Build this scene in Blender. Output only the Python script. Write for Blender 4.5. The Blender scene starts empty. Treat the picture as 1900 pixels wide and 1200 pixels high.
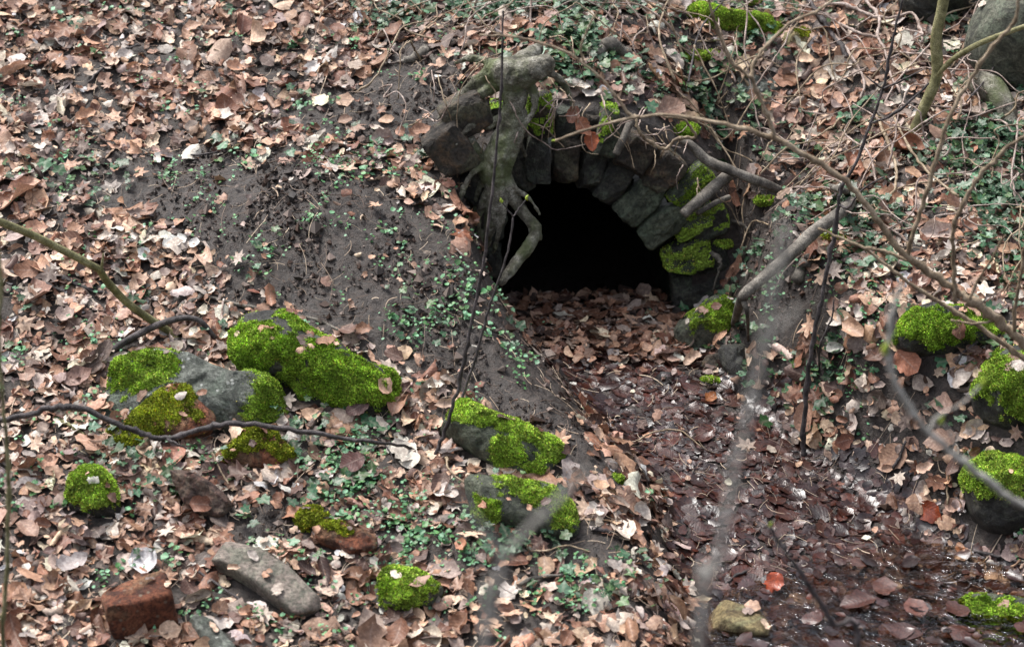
import bpy, math, random
import numpy as np
from mathutils import Vector

# ------------------------------------------------------------------ camera, sky, sun, exposure
sc = bpy.context.scene
C = sc.collection
R = math.radians
PITCH = R(22.0)
CAM = np.array([0.0, -7.7, 3.1])
FOC = 72.2
cam = bpy.data.cameras.new('camera')
cam.lens = FOC; cam.sensor_width = 36.0; cam.clip_end = 200.0
cam.dof.use_dof = True; cam.dof.focus_distance = 8.35; cam.dof.aperture_fstop = 2.4
camo = bpy.data.objects.new('camera', cam); C.objects.link(camo)
camo.location = CAM; camo.rotation_euler = (R(90) - PITCH, 0, 0)
sc.camera = camo

SUN_EL, SUN_AZ = R(62), R(-52)          # azimuth from +y towards +x
w = bpy.data.worlds.new('World'); sc.world = w; w.use_nodes = True
wn, wl = w.node_tree.nodes, w.node_tree.links
bg = wn['Background']
sky = wn.new('ShaderNodeTexSky'); sky.sky_type = 'NISHITA'; sky.sun_disc = False
sky.sun_elevation = SUN_EL; sky.sun_rotation = SUN_AZ; sky.air_density = 1.0; sky.dust_density = 4.0
hs = wn.new('ShaderNodeHueSaturation'); hs.inputs['Saturation'].default_value = 0.42
wl.new(sky.outputs[0], hs.inputs['Color']); wl.new(hs.outputs[0], bg.inputs['Color'])
bg.inputs['Strength'].default_value = 0.11
sl = bpy.data.lights.new('sun', 'SUN'); sl.energy = 1.5; sl.angle = R(16); sl.color = (1.0, 0.97, 0.93)
so = bpy.data.objects.new('sun', sl); C.objects.link(so)
sd = Vector((math.sin(SUN_AZ) * math.cos(SUN_EL), math.cos(SUN_AZ) * math.cos(SUN_EL), math.sin(SUN_EL)))
so.rotation_euler = (-sd).to_track_quat('-Z', 'Y').to_euler()
sc.view_settings.view_transform = 'Standard'; sc.view_settings.look = 'None'
sc.view_settings.gamma = 1.0; sc.view_settings.exposure = 1.55
sc.render.engine = 'CYCLES'
sc.cycles.use_denoising = True
sc.cycles.max_bounces = 6; sc.cycles.transparent_max_bounces = 12
sc.cycles.caustics_reflective = False; sc.cycles.caustics_refractive = False

rng = np.random.default_rng(7)
random.seed(7)

# ------------------------------------------------------------------ noise
_perm = rng.permutation(512).astype(np.int64)
_perm = np.concatenate([_perm, _perm])
_val = rng.random(1024) * 2 - 1
def _h(ix, iy, iz): return _val[_perm[(_perm[(_perm[ix & 511] + iy) & 511] + iz) & 511]]
def vnoise(x, y, z=0.0):
    x, y, z = np.broadcast_arrays(np.asarray(x, float), np.asarray(y, float), np.asarray(z, float))
    ix, iy, iz = np.floor(x).astype(np.int64), np.floor(y).astype(np.int64), np.floor(z).astype(np.int64)
    fx, fy, fz = x - ix, y - iy, z - iz
    fx, fy, fz = [f * f * f * (f * (f * 6 - 15) + 10) for f in (fx, fy, fz)]
    r = 0
    for a in (0, 1):
        for b in (0, 1):
            for c in (0, 1):
                wgt = (fx if a else 1 - fx) * (fy if b else 1 - fy) * (fz if c else 1 - fz)
                r = r + wgt * _h(ix + a, iy + b, iz + c)
    return r
def fbm(x, y, z=0.0, o=3):
    r, a, s = 0, 1.0, 0
    for i in range(o):
        r = r + a * vnoise(x * 2**i + 17.3 * i, y * 2**i + 5.1 * i, np.asarray(z) * 2**i + 9.7 * i); s += a; a *= .5
    return r / s
def sstep(t): t = np.clip(t, 0, 1); return t * t * (3 - 2 * t)

# ------------------------------------------------------------------ the lie of the land
_ky = [-14, -9, -7.7, -5, -3.2, -2.3, -1.5, -.8, 0, 1, 2, 3, 5, 8, 14]
_kz = [4.0, 1.95, 1.45, .3, -.55, -.72, -.56, -.31, 0, .42, .88, 1.36, 2.3, 3.7, 6.2]
_ty = np.arange(-14, 14.001, .02); _tz = np.interp(_ty, _ky, _kz)
_g = np.exp(-.5 * (np.arange(-30, 31) * .02 / .22)**2); _g /= _g.sum()
_tz[30:-30] = np.convolve(_tz, _g, 'valid')
M = np.array([.32, .93, -.33])                       # middle of the arch at floor level
YAW = R(6)
FN = np.array([math.sin(YAW), -math.cos(YAW), 0.0])  # out of the arch
FT = np.array([math.cos(YAW), math.sin(YAW), 0.0])   # along the arch, to the right
RX, RZ = .41, .59
_path = np.array([[.36, 1.15], [.42, .75], [.60, .25], [.92, -.35], [1.22, -.95], [1.5, -1.6], [2.3, -2.7], [5, -5.0]])
_bz = np.array([-.33, -.335, -.39, -.54, -.735, -.785, -.83, -.95])
_bw = np.array([.45, .41, .27, .30, .52, .72, .9, 1.0])
_bl = np.array([.20, .30, .58, .45, .38, .4, .6, .6])
_br = np.array([.50, .48, .36, .42, .45, .5, .6, .6])
def channel(x, y):
    """distance past the flat bed edge (0..1 up the side), bed height, distance from centre line over half width"""
    best = np.full(x.shape, 1e9); bz = np.zeros(x.shape); wd = np.ones(x.shape); bl = np.ones(x.shape)
    for i in range(len(_path) - 1):
        a, b = _path[i], _path[i + 1]; d = b - a; L2 = d @ d
        t = np.clip(((x - a[0]) * d[0] + (y - a[1]) * d[1]) / L2, 0, 1)
        qx, qy = x - a[0] - t * d[0], y - a[1] - t * d[1]
        dist = np.hypot(qx, qy); side = d[0] * qy - d[1] * qx      # >0: left of flow seen from above = viewer's right
        m = dist < best
        best = np.where(m, dist, best); bz = np.where(m, _bz[i] + t * (_bz[i + 1] - _bz[i]), bz)
        wd = np.where(m, _bw[i] + t * (_bw[i + 1] - _bw[i]), wd)
        l = _bl[i] + t * (_bl[i + 1] - _bl[i]); r = _br[i] + t * (_br[i + 1] - _br[i])
        bl = np.where(m, np.where(side > 0, r, l), bl)
    return (best - wd) / bl, bz, best / wd
def hill(x, y):
    z = np.interp(y, _ty, _tz)
    z = z - .04 * np.minimum(x, 0) + .10 * np.maximum(x - .9, 0) * sstep((y + 1.6) / 1.0)
    z = z + .27 * np.exp(-((x - .22)**2 / .62**2 + (y - 1.25)**2 / .55**2)) - .24 * np.exp(-((x - 1.2)**2 / .42**2 + (y - 1.12)**2 / .42**2))
    z = z + .10 * np.exp(-((x + .8)**2 / .6**2 + (y - .45)**2 / .5**2))
    return z
def face_s(x, y): return (x - M[0]) * FN[0] + (y - M[1]) * FN[1]
def face_a(x, y): return (x - M[0]) * FT[0] + (y - M[1]) * FT[1]
def height0(x, y):
    x = np.asarray(x, float); y = np.asarray(y, float)
    x, y = np.broadcast_arrays(x, y)
    h = hill(x, y); u, bz, q = channel(x, y)
    k = sstep(u)
    cut = np.minimum(h, bz + (h - bz) * k)
    s_, a_ = face_s(x, y), face_a(x, y)
    ring = M[2] + .92 * np.sqrt(np.maximum(1 - (a_ / .74)**2, 0)) + .03 * np.sin(a_ * 9)
    cap = np.maximum(ring, cut) + .75 * np.maximum(-s_ - .02, 0)
    cap = cap + np.where(a_ > 0, .25, 1.3) * sstep((np.abs(a_) - .50) / .5)
    back = np.where((s_ > -.8) & (np.abs(a_) < 1.4), np.minimum(h, cap), h)
    f = sstep((s_ + .03) / .06)
    return back + (cut - back) * f
def height(x, y):
    z = height0(x, y)
    return z + .030 * fbm(np.asarray(x) * 2.2, np.asarray(y) * 2.2, 3.3, 2)
def gnormal(x, y, e=.05):
    dx = (height(x + e, y) - height(x - e, y)) / (2 * e); dy = (height(x, y + e) - height(x, y - e)) / (2 * e)
    n = np.stack([-dx, -dy, np.ones_like(dx)], -1)
    return n / np.linalg.norm(n, axis=-1, keepdims=True)

# a pixel of the 1900 x 1200 photograph -> a place in the world
FPX = 950 / (18.0 / FOC)
FWD = np.array([0, math.cos(PITCH), -math.sin(PITCH)]); UP = np.array([0, math.sin(PITCH), math.cos(PITCH)])
def ray(px, py): return FWD + np.array([1.0, 0, 0]) * ((px - 950) / FPX) + UP * ((600 - py) / FPX)
def G(px, py, lift=0.0):
    d = ray(px, py); t = np.arange(3.0, 22, .01); p = CAM + t[:, None] * d
    g = height(p[:, 0], p[:, 1]) - p[:, 2]
    i = int(np.argmax(g > 0)) if (g > 0).any() else len(t) - 1
    q = p[i]; q = np.array([q[0], q[1], q[2]])
    q[2] += lift
    return q
def V(px, py, y):
    d = ray(px, py); return CAM + d * ((y - CAM[1]) / d[1])
def FP(px, py, s=0.0):
    d = ray(px, py); t = (s - (CAM - M) @ FN) / (d @ FN); return CAM + d * t
def topix(x, y, z):
    q = np.stack([x - CAM[0], y - CAM[1], z - CAM[2]], -1)
    f = q @ FWD
    return 950 + FPX * q[..., 0] / f, 600 - FPX * (q @ UP) / f

# ------------------------------------------------------------------ meshes and objects
def mesh(name, V_, Fs, mat, parent=None, org=None, col=None, uv=None, smooth=True):
    V_ = np.asarray(V_, np.float32); Fs = [np.asarray(f, np.int32) for f in (Fs if isinstance(Fs, list) else [Fs]) if len(f)]
    org = np.zeros(3) if org is None else np.asarray(org, float)
    me = bpy.data.meshes.new(name)
    me.vertices.add(len(V_)); me.vertices.foreach_set('co', (V_ - org.astype(np.float32)).ravel())
    lv = np.concatenate([f.ravel() for f in Fs]); tot = np.concatenate([np.full(len(f), f.shape[1], np.int32) for f in Fs])
    me.loops.add(len(lv)); me.loops.foreach_set('vertex_index', lv)
    me.polygons.add(len(tot)); st = np.concatenate([[0], np.cumsum(tot)[:-1]]).astype(np.int32)
    me.polygons.foreach_set('loop_start', st)
    try: me.polygons.foreach_set('loop_total', tot)
    except Exception: pass
    me.polygons.foreach_set('use_smooth', np.full(len(tot), smooth, bool))
    if uv is not None:
        ul = me.uv_layers.new(name='leaf'); ul.data.foreach_set('uv', np.asarray(uv, np.float32)[lv].ravel())
    if col is not None:
        ca = me.color_attributes.new('tone', 'FLOAT_COLOR', 'POINT')
        c4 = np.ones((len(V_), 4), np.float32); c4[:, :3] = col; ca.data.foreach_set('color', c4.ravel())
    me.update(calc_edges=True)
    if mat is not None: me.materials.append(mat)
    o = bpy.data.objects.new(name, me); C.objects.link(o)
    if parent is not None:
        o.parent = parent
        base = np.zeros(3); p = parent
        while p is not None: base += np.array(p.location); p = p.parent
        o.location = org - base
    else: o.location = org
    return o
def tag(o, label=None, cat=None, group=None, kind=None):
    if label: o['label'] = label
    if cat: o['category'] = cat
    if group: o['group'] = group
    if kind: o['kind'] = kind
    return o
def empty(name, loc, label, cat, group=None):
    o = bpy.data.objects.new(name, None); C.objects.link(o); o.location = loc; o.empty_display_size = .05
    return tag(o, label, cat, group)
def cat_geo(parts):
    """join (V, F) pairs whose faces are quads"""
    vs, fs, n = [], [], 0
    for v, f in parts: vs.append(v); fs.append(np.asarray(f) + n); n += len(v)
    return np.concatenate(vs), np.concatenate(fs)

# ------------------------------------------------------------------ materials
def lin(c): c = np.asarray(c, float) / 255; return np.where(c < .04045, c / 12.92, ((c + .055) / 1.055)**2.4)
class NT:
    def __init__(s, name):
        s.m = bpy.data.materials.new(name); s.m.use_nodes = True
        s.n, s.l = s.m.node_tree.nodes, s.m.node_tree.links
        s.b = s.n['Principled BSDF']; s.out = s.n['Material Output']
    def new(s, t, **k):
        x = s.n.new(t)
        for a, v in k.items(): setattr(x, a, v)
        return x
    def link(s, a, b): s.l.new(a, b)
    def noise(s, scale, detail=4, rough=.6, coord='Object', vec=None, dist=0):
        x = s.new('ShaderNodeTexNoise'); x.inputs['Scale'].default_value = scale; x.inputs['Detail'].default_value = detail
        x.inputs['Roughness'].default_value = rough; x.inputs['Distortion'].default_value = dist
        if vec is None:
            tc = s.new('ShaderNodeTexCoord'); oi = s.new('ShaderNodeObjectInfo')
            ad = s.new('ShaderNodeVectorMath', operation='MULTIPLY_ADD')
            s.link(oi.outputs['Random'], ad.inputs[0]); ad.inputs[1].default_value = (37, 53, 71); s.link(tc.outputs[coord], ad.inputs[2])
            vec = ad.outputs[0]
        s.link(vec, x.inputs['Vector']); s.vec = vec
        return x.outputs['Fac']
    def ramp(s, fac, stops, interp='LINEAR'):
        x = s.new('ShaderNodeValToRGB'); e = x.color_ramp; e.interpolation = interp
        while len(e.elements) > 1: e.elements.remove(e.elements[-1])
        for i, (p, c) in enumerate(stops):
            el = e.elements[0] if i == 0 else e.elements.new(p)
            el.position = p; el.color = (*c, 1) if len(c) == 3 else c
        s.link(fac, x.inputs[0]); return x.outputs[0]
    def mix(s, fac, a, b, mode='MIX'):
        x = s.new('ShaderNodeMix', data_type='RGBA', blend_type=mode)
        for k, v in ((0, fac), (6, a), (7, b)):
            if hasattr(v, 'is_output'): s.link(v, x.inputs[k])
            elif k == 0: x.inputs[0].default_value = v
            else: x.inputs[k].default_value = (*v, 1)
        return x.outputs[2]
    def math(s, op, a, b=None):
        x = s.new('ShaderNodeMath', operation=op)
        for k, v in ((0, a), (1, b)):
            if v is None: continue
            if hasattr(v, 'is_output'): s.link(v, x.inputs[k])
            else: x.inputs[k].default_value = v
        return x.outputs[0]
    def bump(s, h, strength, dist, prev=None):
        x = s.new('ShaderNodeBump'); x.inputs['Strength'].default_value = strength; x.inputs['Distance'].default_value = dist
        s.link(h, x.inputs['Height'])
        if prev is not None: s.link(prev, x.inputs['Normal'])
        return x.outputs[0]
    def fin(s, color=None, rough=.7, normal=None, spec=.4):
        if color is not None:
            if hasattr(color, 'is_output'): s.link(color, s.b.inputs['Base Color'])
            else: s.b.inputs['Base Color'].default_value = (*color, 1)
        if hasattr(rough, 'is_output'): s.link(rough, s.b.inputs['Roughness'])
        else: s.b.inputs['Roughness'].default_value = rough
        s.b.inputs['Specular IOR Level'].default_value = spec
        if normal is not None: s.link(normal, s.b.inputs['Normal'])
        return s.m

def soil_mat():
    t = NT('damp_soil'); n1 = t.noise(3.2, 5); n2 = t.noise(38, 6, .7); n3 = t.noise(160, 3, .7)
    c = t.ramp(n2, [(.30, lin((26, 22, 20))), (.5, lin((56, 49, 45))), (.72, lin((92, 82, 76)))])
    c = t.mix(t.ramp(n1, [(.42, (0, 0, 0)), (.65, (.55, .55, .55))]), c, lin((44, 35, 29)))
    r = t.ramp(n2, [(.35, (.42,) * 3), (.7, (.85,) * 3)])
    nb = t.bump(n2, .9, .02); nb = t.bump(n3, .8, .006, nb)
    return t.fin(c, r, nb, .5)
def stone_mat(name, cols, rough=.75, spots=None, bump=.012, wet=0.4):
    t = NT(name); a = t.noise(13, 8, .7, dist=.6); b = t.noise(75, 6, .75); v = t.new('ShaderNodeTexVoronoi'); v.inputs['Scale'].default_value = 28
    t.link(t.vec, v.inputs['Vector'])
    c = t.ramp(a, [(.39 + .23 * i / (len(cols) - 1), lin(k)) for i, k in enumerate(cols)])
    g_ = t.noise(5, 5, .7, dist=1.0); c = t.mix(t.ramp(g_, [(.50, (0,) * 3), (.60, (.5,) * 3)]), c, lin(np.array(cols[-1]) * .6 + np.array([46, 58, 46])))
    c = t.mix(t.ramp(b, [(.40, (.75,) * 3), (.56, (0,) * 3)]), c, lin(cols[0]) * .55)
    if spots is not None:
        c = t.mix(t.ramp(v.outputs['Distance'], [(.10, (.8,) * 3), (.22, (0,) * 3)]), c, lin(spots))
    nb = t.bump(a, .9, bump * 2.5); nb = t.bump(b, 1.0, bump * .8, nb)
    return t.fin(c, rough, nb, wet)
def moss_mat(name, dark, mid, light):
    t = NT(name); at = t.new('ShaderNodeAttribute', attribute_name='tone'); a = t.noise(9, 4); b = t.noise(120, 3)
    c = t.ramp(a, [(.32, lin(mid)), (.62, lin(light))])
    c = t.mix(t.ramp(b, [(.35, (.8,) * 3), (.6, (0,) * 3)]), c, lin(dark))
    c = t.mix(1.0, c, at.outputs['Color'], 'MULTIPLY')
    nb = t.bump(b, 1.0, .012)
    return t.fin(c, .85, nb, .2)
def bark_mat(name, cols, scale=30, rough=.75, bump=.004, moss=None):
    t = NT(name); a = t.noise(scale * .35, 5, .65); b = t.noise(scale * 4, 5, .7)
    c = t.ramp(a, [(.38 + .24 * i / (len(cols) - 1), lin(k)) for i, k in enumerate(cols)])
    c = t.mix(t.ramp(b, [(.40, (.7,) * 3), (.55, (0,) * 3)]), c, lin(cols[0]) * .6)
    if moss is not None:
        c = t.mix(t.ramp(t.noise(5, 4), [(.45, (0,) * 3), (.62, (.75,) * 3)]), c, lin(moss))
    nb = t.bump(b, .9, bump); nb = t.bump(a, .5, bump * 3, nb)
    return t.fin(c, rough, nb, .35)
def leaf_mat(name, rough, spec, trans=.12, vein=.35, dirt=.5, coat=0.0):
    t = NT(name); at = t.new('ShaderNodeAttribute', attribute_name='tone')
    uv = t.new('ShaderNodeUVMap', uv_map='leaf'); sp = t.new('ShaderNodeSeparateXYZ'); t.link(uv.outputs[0], sp.inputs[0])
    av = t.math('ABSOLUTE', sp.outputs[1])
    lat = t.math('SINE', t.math('MULTIPLY', t.math('SUBTRACT', t.math('MULTIPLY', sp.outputs[0], 9.0), t.math('MULTIPLY', av, 2.2)), 6.283))
    lv = t.ramp(lat, [(.80, (0,) * 3), (.99, (1,) * 3)])
    mid = t.ramp(av, [(.03, (1,) * 3), (.10, (0,) * 3)])
    vn = t.math('MAXIMUM', mid, t.math('MULTIPLY', lv, .6))
    ns = t.noise(70, 5, .7); n2 = t.noise(22, 3)
    c = t.mix(t.math('MULTIPLY', vn, vein), at.outputs['Color'], (.55, .45, .38), 'MIX' if vein > .3 else 'MIX')
    dk = t.mix(1.0, at.outputs['Color'], (.38, .33, .34), 'MULTIPLY')
    c = t.mix(t.math('MULTIPLY', t.ramp(ns, [(.44, (1,) * 3), (.62, (0,) * 3)]), dirt), c, dk)
    nb = t.bump(lat, .18, .0010); nb = t.bump(ns, .7, .002, nb)
    m = t.fin(c, rough, nb, spec)
    t.b.inputs['Coat Weight'].default_value = coat; t.b.inputs['Coat Roughness'].default_value = .18
    if trans > 0:
        tr = t.new('ShaderNodeBsdfTranslucent'); t.link(c, tr.inputs['Color']); mx = t.new('ShaderNodeMixShader'); mx.inputs[0].default_value = trans
        t.link(t.b.outputs[0], mx.inputs[1]); t.link(tr.outputs[0], mx.inputs[2]); t.link(mx.outputs[0], t.out.inputs['Surface'])
    return m
def water_mat():
    t = NT('stream_water'); n = t.noise(13, 3, .5, dist=1.2); n2 = t.noise(70, 2)
    nb = t.bump(n, 1.0, .030); nb = t.bump(n2, .5, .004, nb)
    gl = t.new('ShaderNodeBsdfGlossy'); gl.inputs['Roughness'].default_value = .04; gl.inputs['Color'].default_value = (.9, .93, 1, 1); t.link(nb, gl.inputs['Normal'])
    tr = t.new('ShaderNodeBsdfTransparent'); tr.inputs['Color'].default_value = (.74, .60, .48, 1)
    fr = t.new('ShaderNodeFresnel'); fr.inputs['IOR'].default_value = 1.40; t.link(nb, fr.inputs['Normal'])
    mx = t.new('ShaderNodeMixShader'); t.link(fr.outputs[0], mx.inputs[0]); t.link(tr.outputs[0], mx.inputs[1]); t.link(gl.outputs[0], mx.inputs[2])
    t.link(mx.outputs[0], t.out.inputs['Surface']); return t.m

SOIL = soil_mat()
STONE = stone_mat('grey_green_stone', [(62, 66, 60), (96, 100, 92), (128, 132, 124)], .7, (176, 178, 172))
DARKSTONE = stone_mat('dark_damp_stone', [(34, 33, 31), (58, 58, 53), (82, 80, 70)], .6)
BROWNSTONE = stone_mat('rusty_stone', [(40, 36, 31), (70, 62, 53), (104, 84, 64)], .65)
GREENSTONE = stone_mat('algae_green_stone', [(48, 53, 44), (80, 86, 70), (108, 112, 94)], .6)
REDSTONE = stone_mat('old_red_brick', [(70, 42, 32), (124, 72, 50), (150, 98, 72)], .9, (120, 110, 96))
REDSLAB = stone_mat('dull_red_sandstone', [(62, 48, 44), (92, 70, 62), (120, 84, 72)], .7)
TANSLAB = stone_mat('pinkish_grey_sandstone', [(92, 92, 82), (134, 122, 112), (160, 146, 136)], .75)
YELSTONE = stone_mat('yellow_sandstone', [(92, 78, 56), (136, 120, 84), (160, 146, 104)], .75)
BOULDER = stone_mat('smooth_boulder_stone', [(58, 60, 52), (92, 94, 80), (122, 122, 108)], .75)
MOSS = moss_mat('bright_moss', (62, 78, 28), (118, 150, 44), (168, 198, 84))
MOSSDEEP = moss_mat('deep_moss', (54, 72, 24), (108, 144, 40), (160, 194, 72))
MOSSOLIVE = moss_mat('olive_moss', (62, 70, 20), (112, 124, 34), (152, 164, 52))
ROOT = bark_mat('grey_root_bark', [(74, 70, 60), (128, 124, 110), (184, 180, 166)], 44, .65, .014, (92, 104, 60))
GREYBARK = bark_mat('grey_bark', [(66, 62, 56), (104, 98, 90), (136, 130, 120)], 40)
DARKBARK = bark_mat('dark_twig_bark', [(40, 36, 36), (70, 64, 64), (100, 92, 92)], 60, .6)
TANBARK = bark_mat('tan_twig_bark', [(104, 88, 70), (148, 130, 106), (180, 162, 138)], 60, .65, .002)
PINKBARK = bark_mat('pale_vine_bark', [(116, 98, 88), (160, 142, 132), (192, 176, 166)], 60, .65, .002)
GREENBARK = bark_mat('greenish_bark', [(92, 88, 58), (132, 128, 88), (160, 154, 116)], 50, .7, .003)
LEAFDRY = leaf_mat('dry_leaf', .55, .35, .10, .30, .62)
LEAFWET = leaf_mat('wet_leaf', .30, .5, .0, .06, .7, .14)
LEAFGREEN = leaf_mat('green_leaf', .40, .45, .12, .22, .3)
IVYLEAF = leaf_mat('ivy_leaf', .42, .4, .06, .16, .3)
t_ = NT('bud'); PALEBARK = bark_mat('weathered_grey_bark', [(150, 146, 138), (182, 178, 170), (206, 202, 194)], 60); BUD = t_.fin(lin((150, 170, 60)), .6)
WATER = water_mat()

# ------------------------------------------------------------------ ground
def axis(lo, a, b, hi, fine, ratio=1.16):
    mid = np.arange(a, b + 1e-6, fine); L, s, p = [], fine, a
    while p > lo: s *= ratio; p -= s; L.append(p)
    Rr, s, p = [], fine, b
    while p < hi: s *= ratio; p += s; Rr.append(p)
    return np.concatenate([L[::-1], mid, Rr])
gx = axis(-12, -2.55, 2.75, 12, .0125); gy = axis(-13, -2.2, 2.6, 13, .0125)
X, Y = np.meshgrid(gx, gy)
Z = height(X, Y)
u_, bz_, q_ = channel(X, Y)
rough = np.where((u_ < .4) & (face_s(X, Y) > 0), .5, 1.0)
Z = Z + rough * (.012 * fbm(X * 9, Y * 9, 1.7, 3) + .012 * np.abs(vnoise(X * 26, Y * 26, 2.2)) + .006 * vnoise(X * 60, Y * 60, 4.4))
nx, ny = len(gx), len(gy)
idx = np.arange(nx * ny).reshape(ny, nx)
F = np.stack([idx[:-1, :-1], idx[:-1, 1:], idx[1:, 1:], idx[1:, :-1]], -1).reshape(-1, 4)
P = np.stack([X, Y, Z], -1).reshape(-1, 3)
cen = P[F].mean(1)
fs, fa = face_s(cen[:, 0], cen[:, 1]), face_a(cen[:, 0], cen[:, 1])
fs = np.abs(face_s(P[F][:, :, 0], P[F][:, :, 1])).min(1)
inside = (fs < .07) & ((fa / (RX + .09))**2 + ((P[F][:, :, 2].min(1) - M[2]) / (RZ + .16))**2 < 1) & (np.ptp(P[F][:, :, 2], axis=1) > .035)
F = F[~inside]
tag(mesh('ground', P, F, SOIL), kind='structure')

# water lying in the low corner of the bed
wx = np.linspace(.2, 4.2, 90); wy = np.linspace(-4.2, -.5, 90)
WX, WY = np.meshgrid(wx, wy); wi = np.arange(8100).reshape(90, 90)
WZ = -.672
wf = np.stack([wi[:-1, :-1], wi[:-1, 1:], wi[1:, 1:], wi[1:, :-1]], -1).reshape(-1, 4)
wv = np.stack([WX, WY, np.full_like(WX, WZ)], -1).reshape(-1, 3)
keep = (height(wv[:, 0], wv[:, 1]) < WZ + .03)[wf].any(1) & (channel(wv[:, 0], wv[:, 1])[0] < .6)[wf].all(1)
tag(mesh('water', wv, wf[keep], WATER), kind='structure')

# ------------------------------------------------------------------ stones and moss
def smooth_path(pts, seg):
    pts = np.asarray(pts, float)
    if len(pts) < 3: 
        t = np.linspace(0, 1, seg * 2 + 1)[:, None]; return pts[0] * (1 - t) + pts[-1] * t
    e = np.concatenate([[2 * pts[0] - pts[1]], pts, [2 * pts[-1] - pts[-2]]]); out = []
    for i in range(1, len(e) - 2):
        p0, p1, p2, p3 = e[i - 1:i + 3]
        for t in np.arange(seg) / seg:
            out.append(.5 * (2 * p1 + (p2 - p0) * t + (2 * p0 - 5 * p1 + 4 * p2 - p3) * t * t + (3 * p1 - p0 - 3 * p2 + p3) * t**3))
    out.append(pts[-1]); return np.array(out)
def blob(px, py, L):
    d = np.zeros_like(px)
    for (cx, cy, rx, ry, s, a) in L:
        c, sn = math.cos(R(a)), math.sin(R(a)); ux, uy = px - cx, py - cy
        d = np.maximum(d, s * np.exp(-(((ux * c + uy * sn) / rx)**2 + ((-ux * sn + uy * c) / ry)**2)**1.5))
    return d
def vnormals(v, f):
    n = np.cross(v[f[:, 2]] - v[f[:, 0]], v[f[:, 3]] - v[f[:, 1]] if f.shape[1] == 4 else v[f[:, 1]] - v[f[:, 0]])
    vn = np.zeros_like(v)
    for k in range(f.shape[1]): np.add.at(vn, f[:, k], n)
    return vn / (np.linalg.norm(vn, axis=1, keepdims=True) + 1e-12)
_cube = {}
def cube_grid(n):
    if n in _cube: return _cube[n]
    pts, faces, key = [], [], {}
    lin_ = np.linspace(-1, 1, n + 1)
    def vid(p):
        k = tuple(np.round(p, 5))
        if k not in key: key[k] = len(pts); pts.append(p)
        return key[k]
    for ax in range(3):
        for sg in (-1, 1):
            b, c = (ax + 1) % 3, (ax + 2) % 3
            for i in range(n):
                for j in range(n):
                    q = []
                    for (di, dj) in ((0, 0), (1, 0), (1, 1), (0, 1)):
                        p = np.zeros(3); p[ax] = sg; p[b] = lin_[i + di]; p[c] = lin_[j + dj]; q.append(vid(p))
                    faces.append(q if sg > 0 else q[::-1])
    _cube[n] = (np.array(pts), np.array(faces)); return _cube[n]
def rock_shape(seed, box=5, cuts=4, amp=.10, n=18, chip=.75):
    p, f = cube_grid(n); r = np.random.default_rng(seed)
    q = p / ((np.abs(p)**box).sum(1)**(1 / box))[:, None]
    for _ in range(cuts):
        d = r.normal(size=3); d /= np.linalg.norm(d); lim = (q @ d).max() * r.uniform(chip, .95)
        o = np.maximum(q @ d - lim, 0); q = q - .93 * o[:, None] * d
    s = seed * 3.7
    nn = q / np.linalg.norm(q, axis=1, keepdims=True)
    q = q + nn * (amp * fbm(q[:, 0] * 1.3 + s, q[:, 1] * 1.3, q[:, 2] * 1.3, 3) + amp * .35 * fbm(q[:, 0] * 5 + s, q[:, 1] * 5, q[:, 2] * 5, 2))[:, None]
    return q, f
def blades(pos, nor, n, ln, wd, r, tone=(.75, 1.25)):
    """small upright moss leaves"""
    k = r.normal(size=(n, 3)); d = nor * .75 + k * .45; d /= np.linalg.norm(d, axis=1, keepdims=True)
    t = np.cross(d, r.normal(size=(n, 3))); t /= np.linalg.norm(t, axis=1, keepdims=True) + 1e-9
    L = ln * r.uniform(.5, 1.3, n)[:, None]; W = wd * r.uniform(.6, 1.3, n)[:, None]
    b = pos - nor * ln * .25
    v = np.stack([b - t * W * .5, b + t * W * .5, b + d * L * .7 + t * W * .45, b + d * L, b + d * L * .7 - t * W * .45], 1).reshape(-1, 3)
    i = np.arange(n)[:, None] * 5
    c = np.repeat(r.uniform(*tone, n)[:, None], 5, 0) * np.array([1, 1, .9])
    c[0::5] *= .75; c[1::5] *= .75
    return v, np.concatenate([i + np.array([[0, 1, 2]]), i + np.array([[0, 2, 4]]), i + np.array([[4, 2, 3]])]), c
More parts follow.
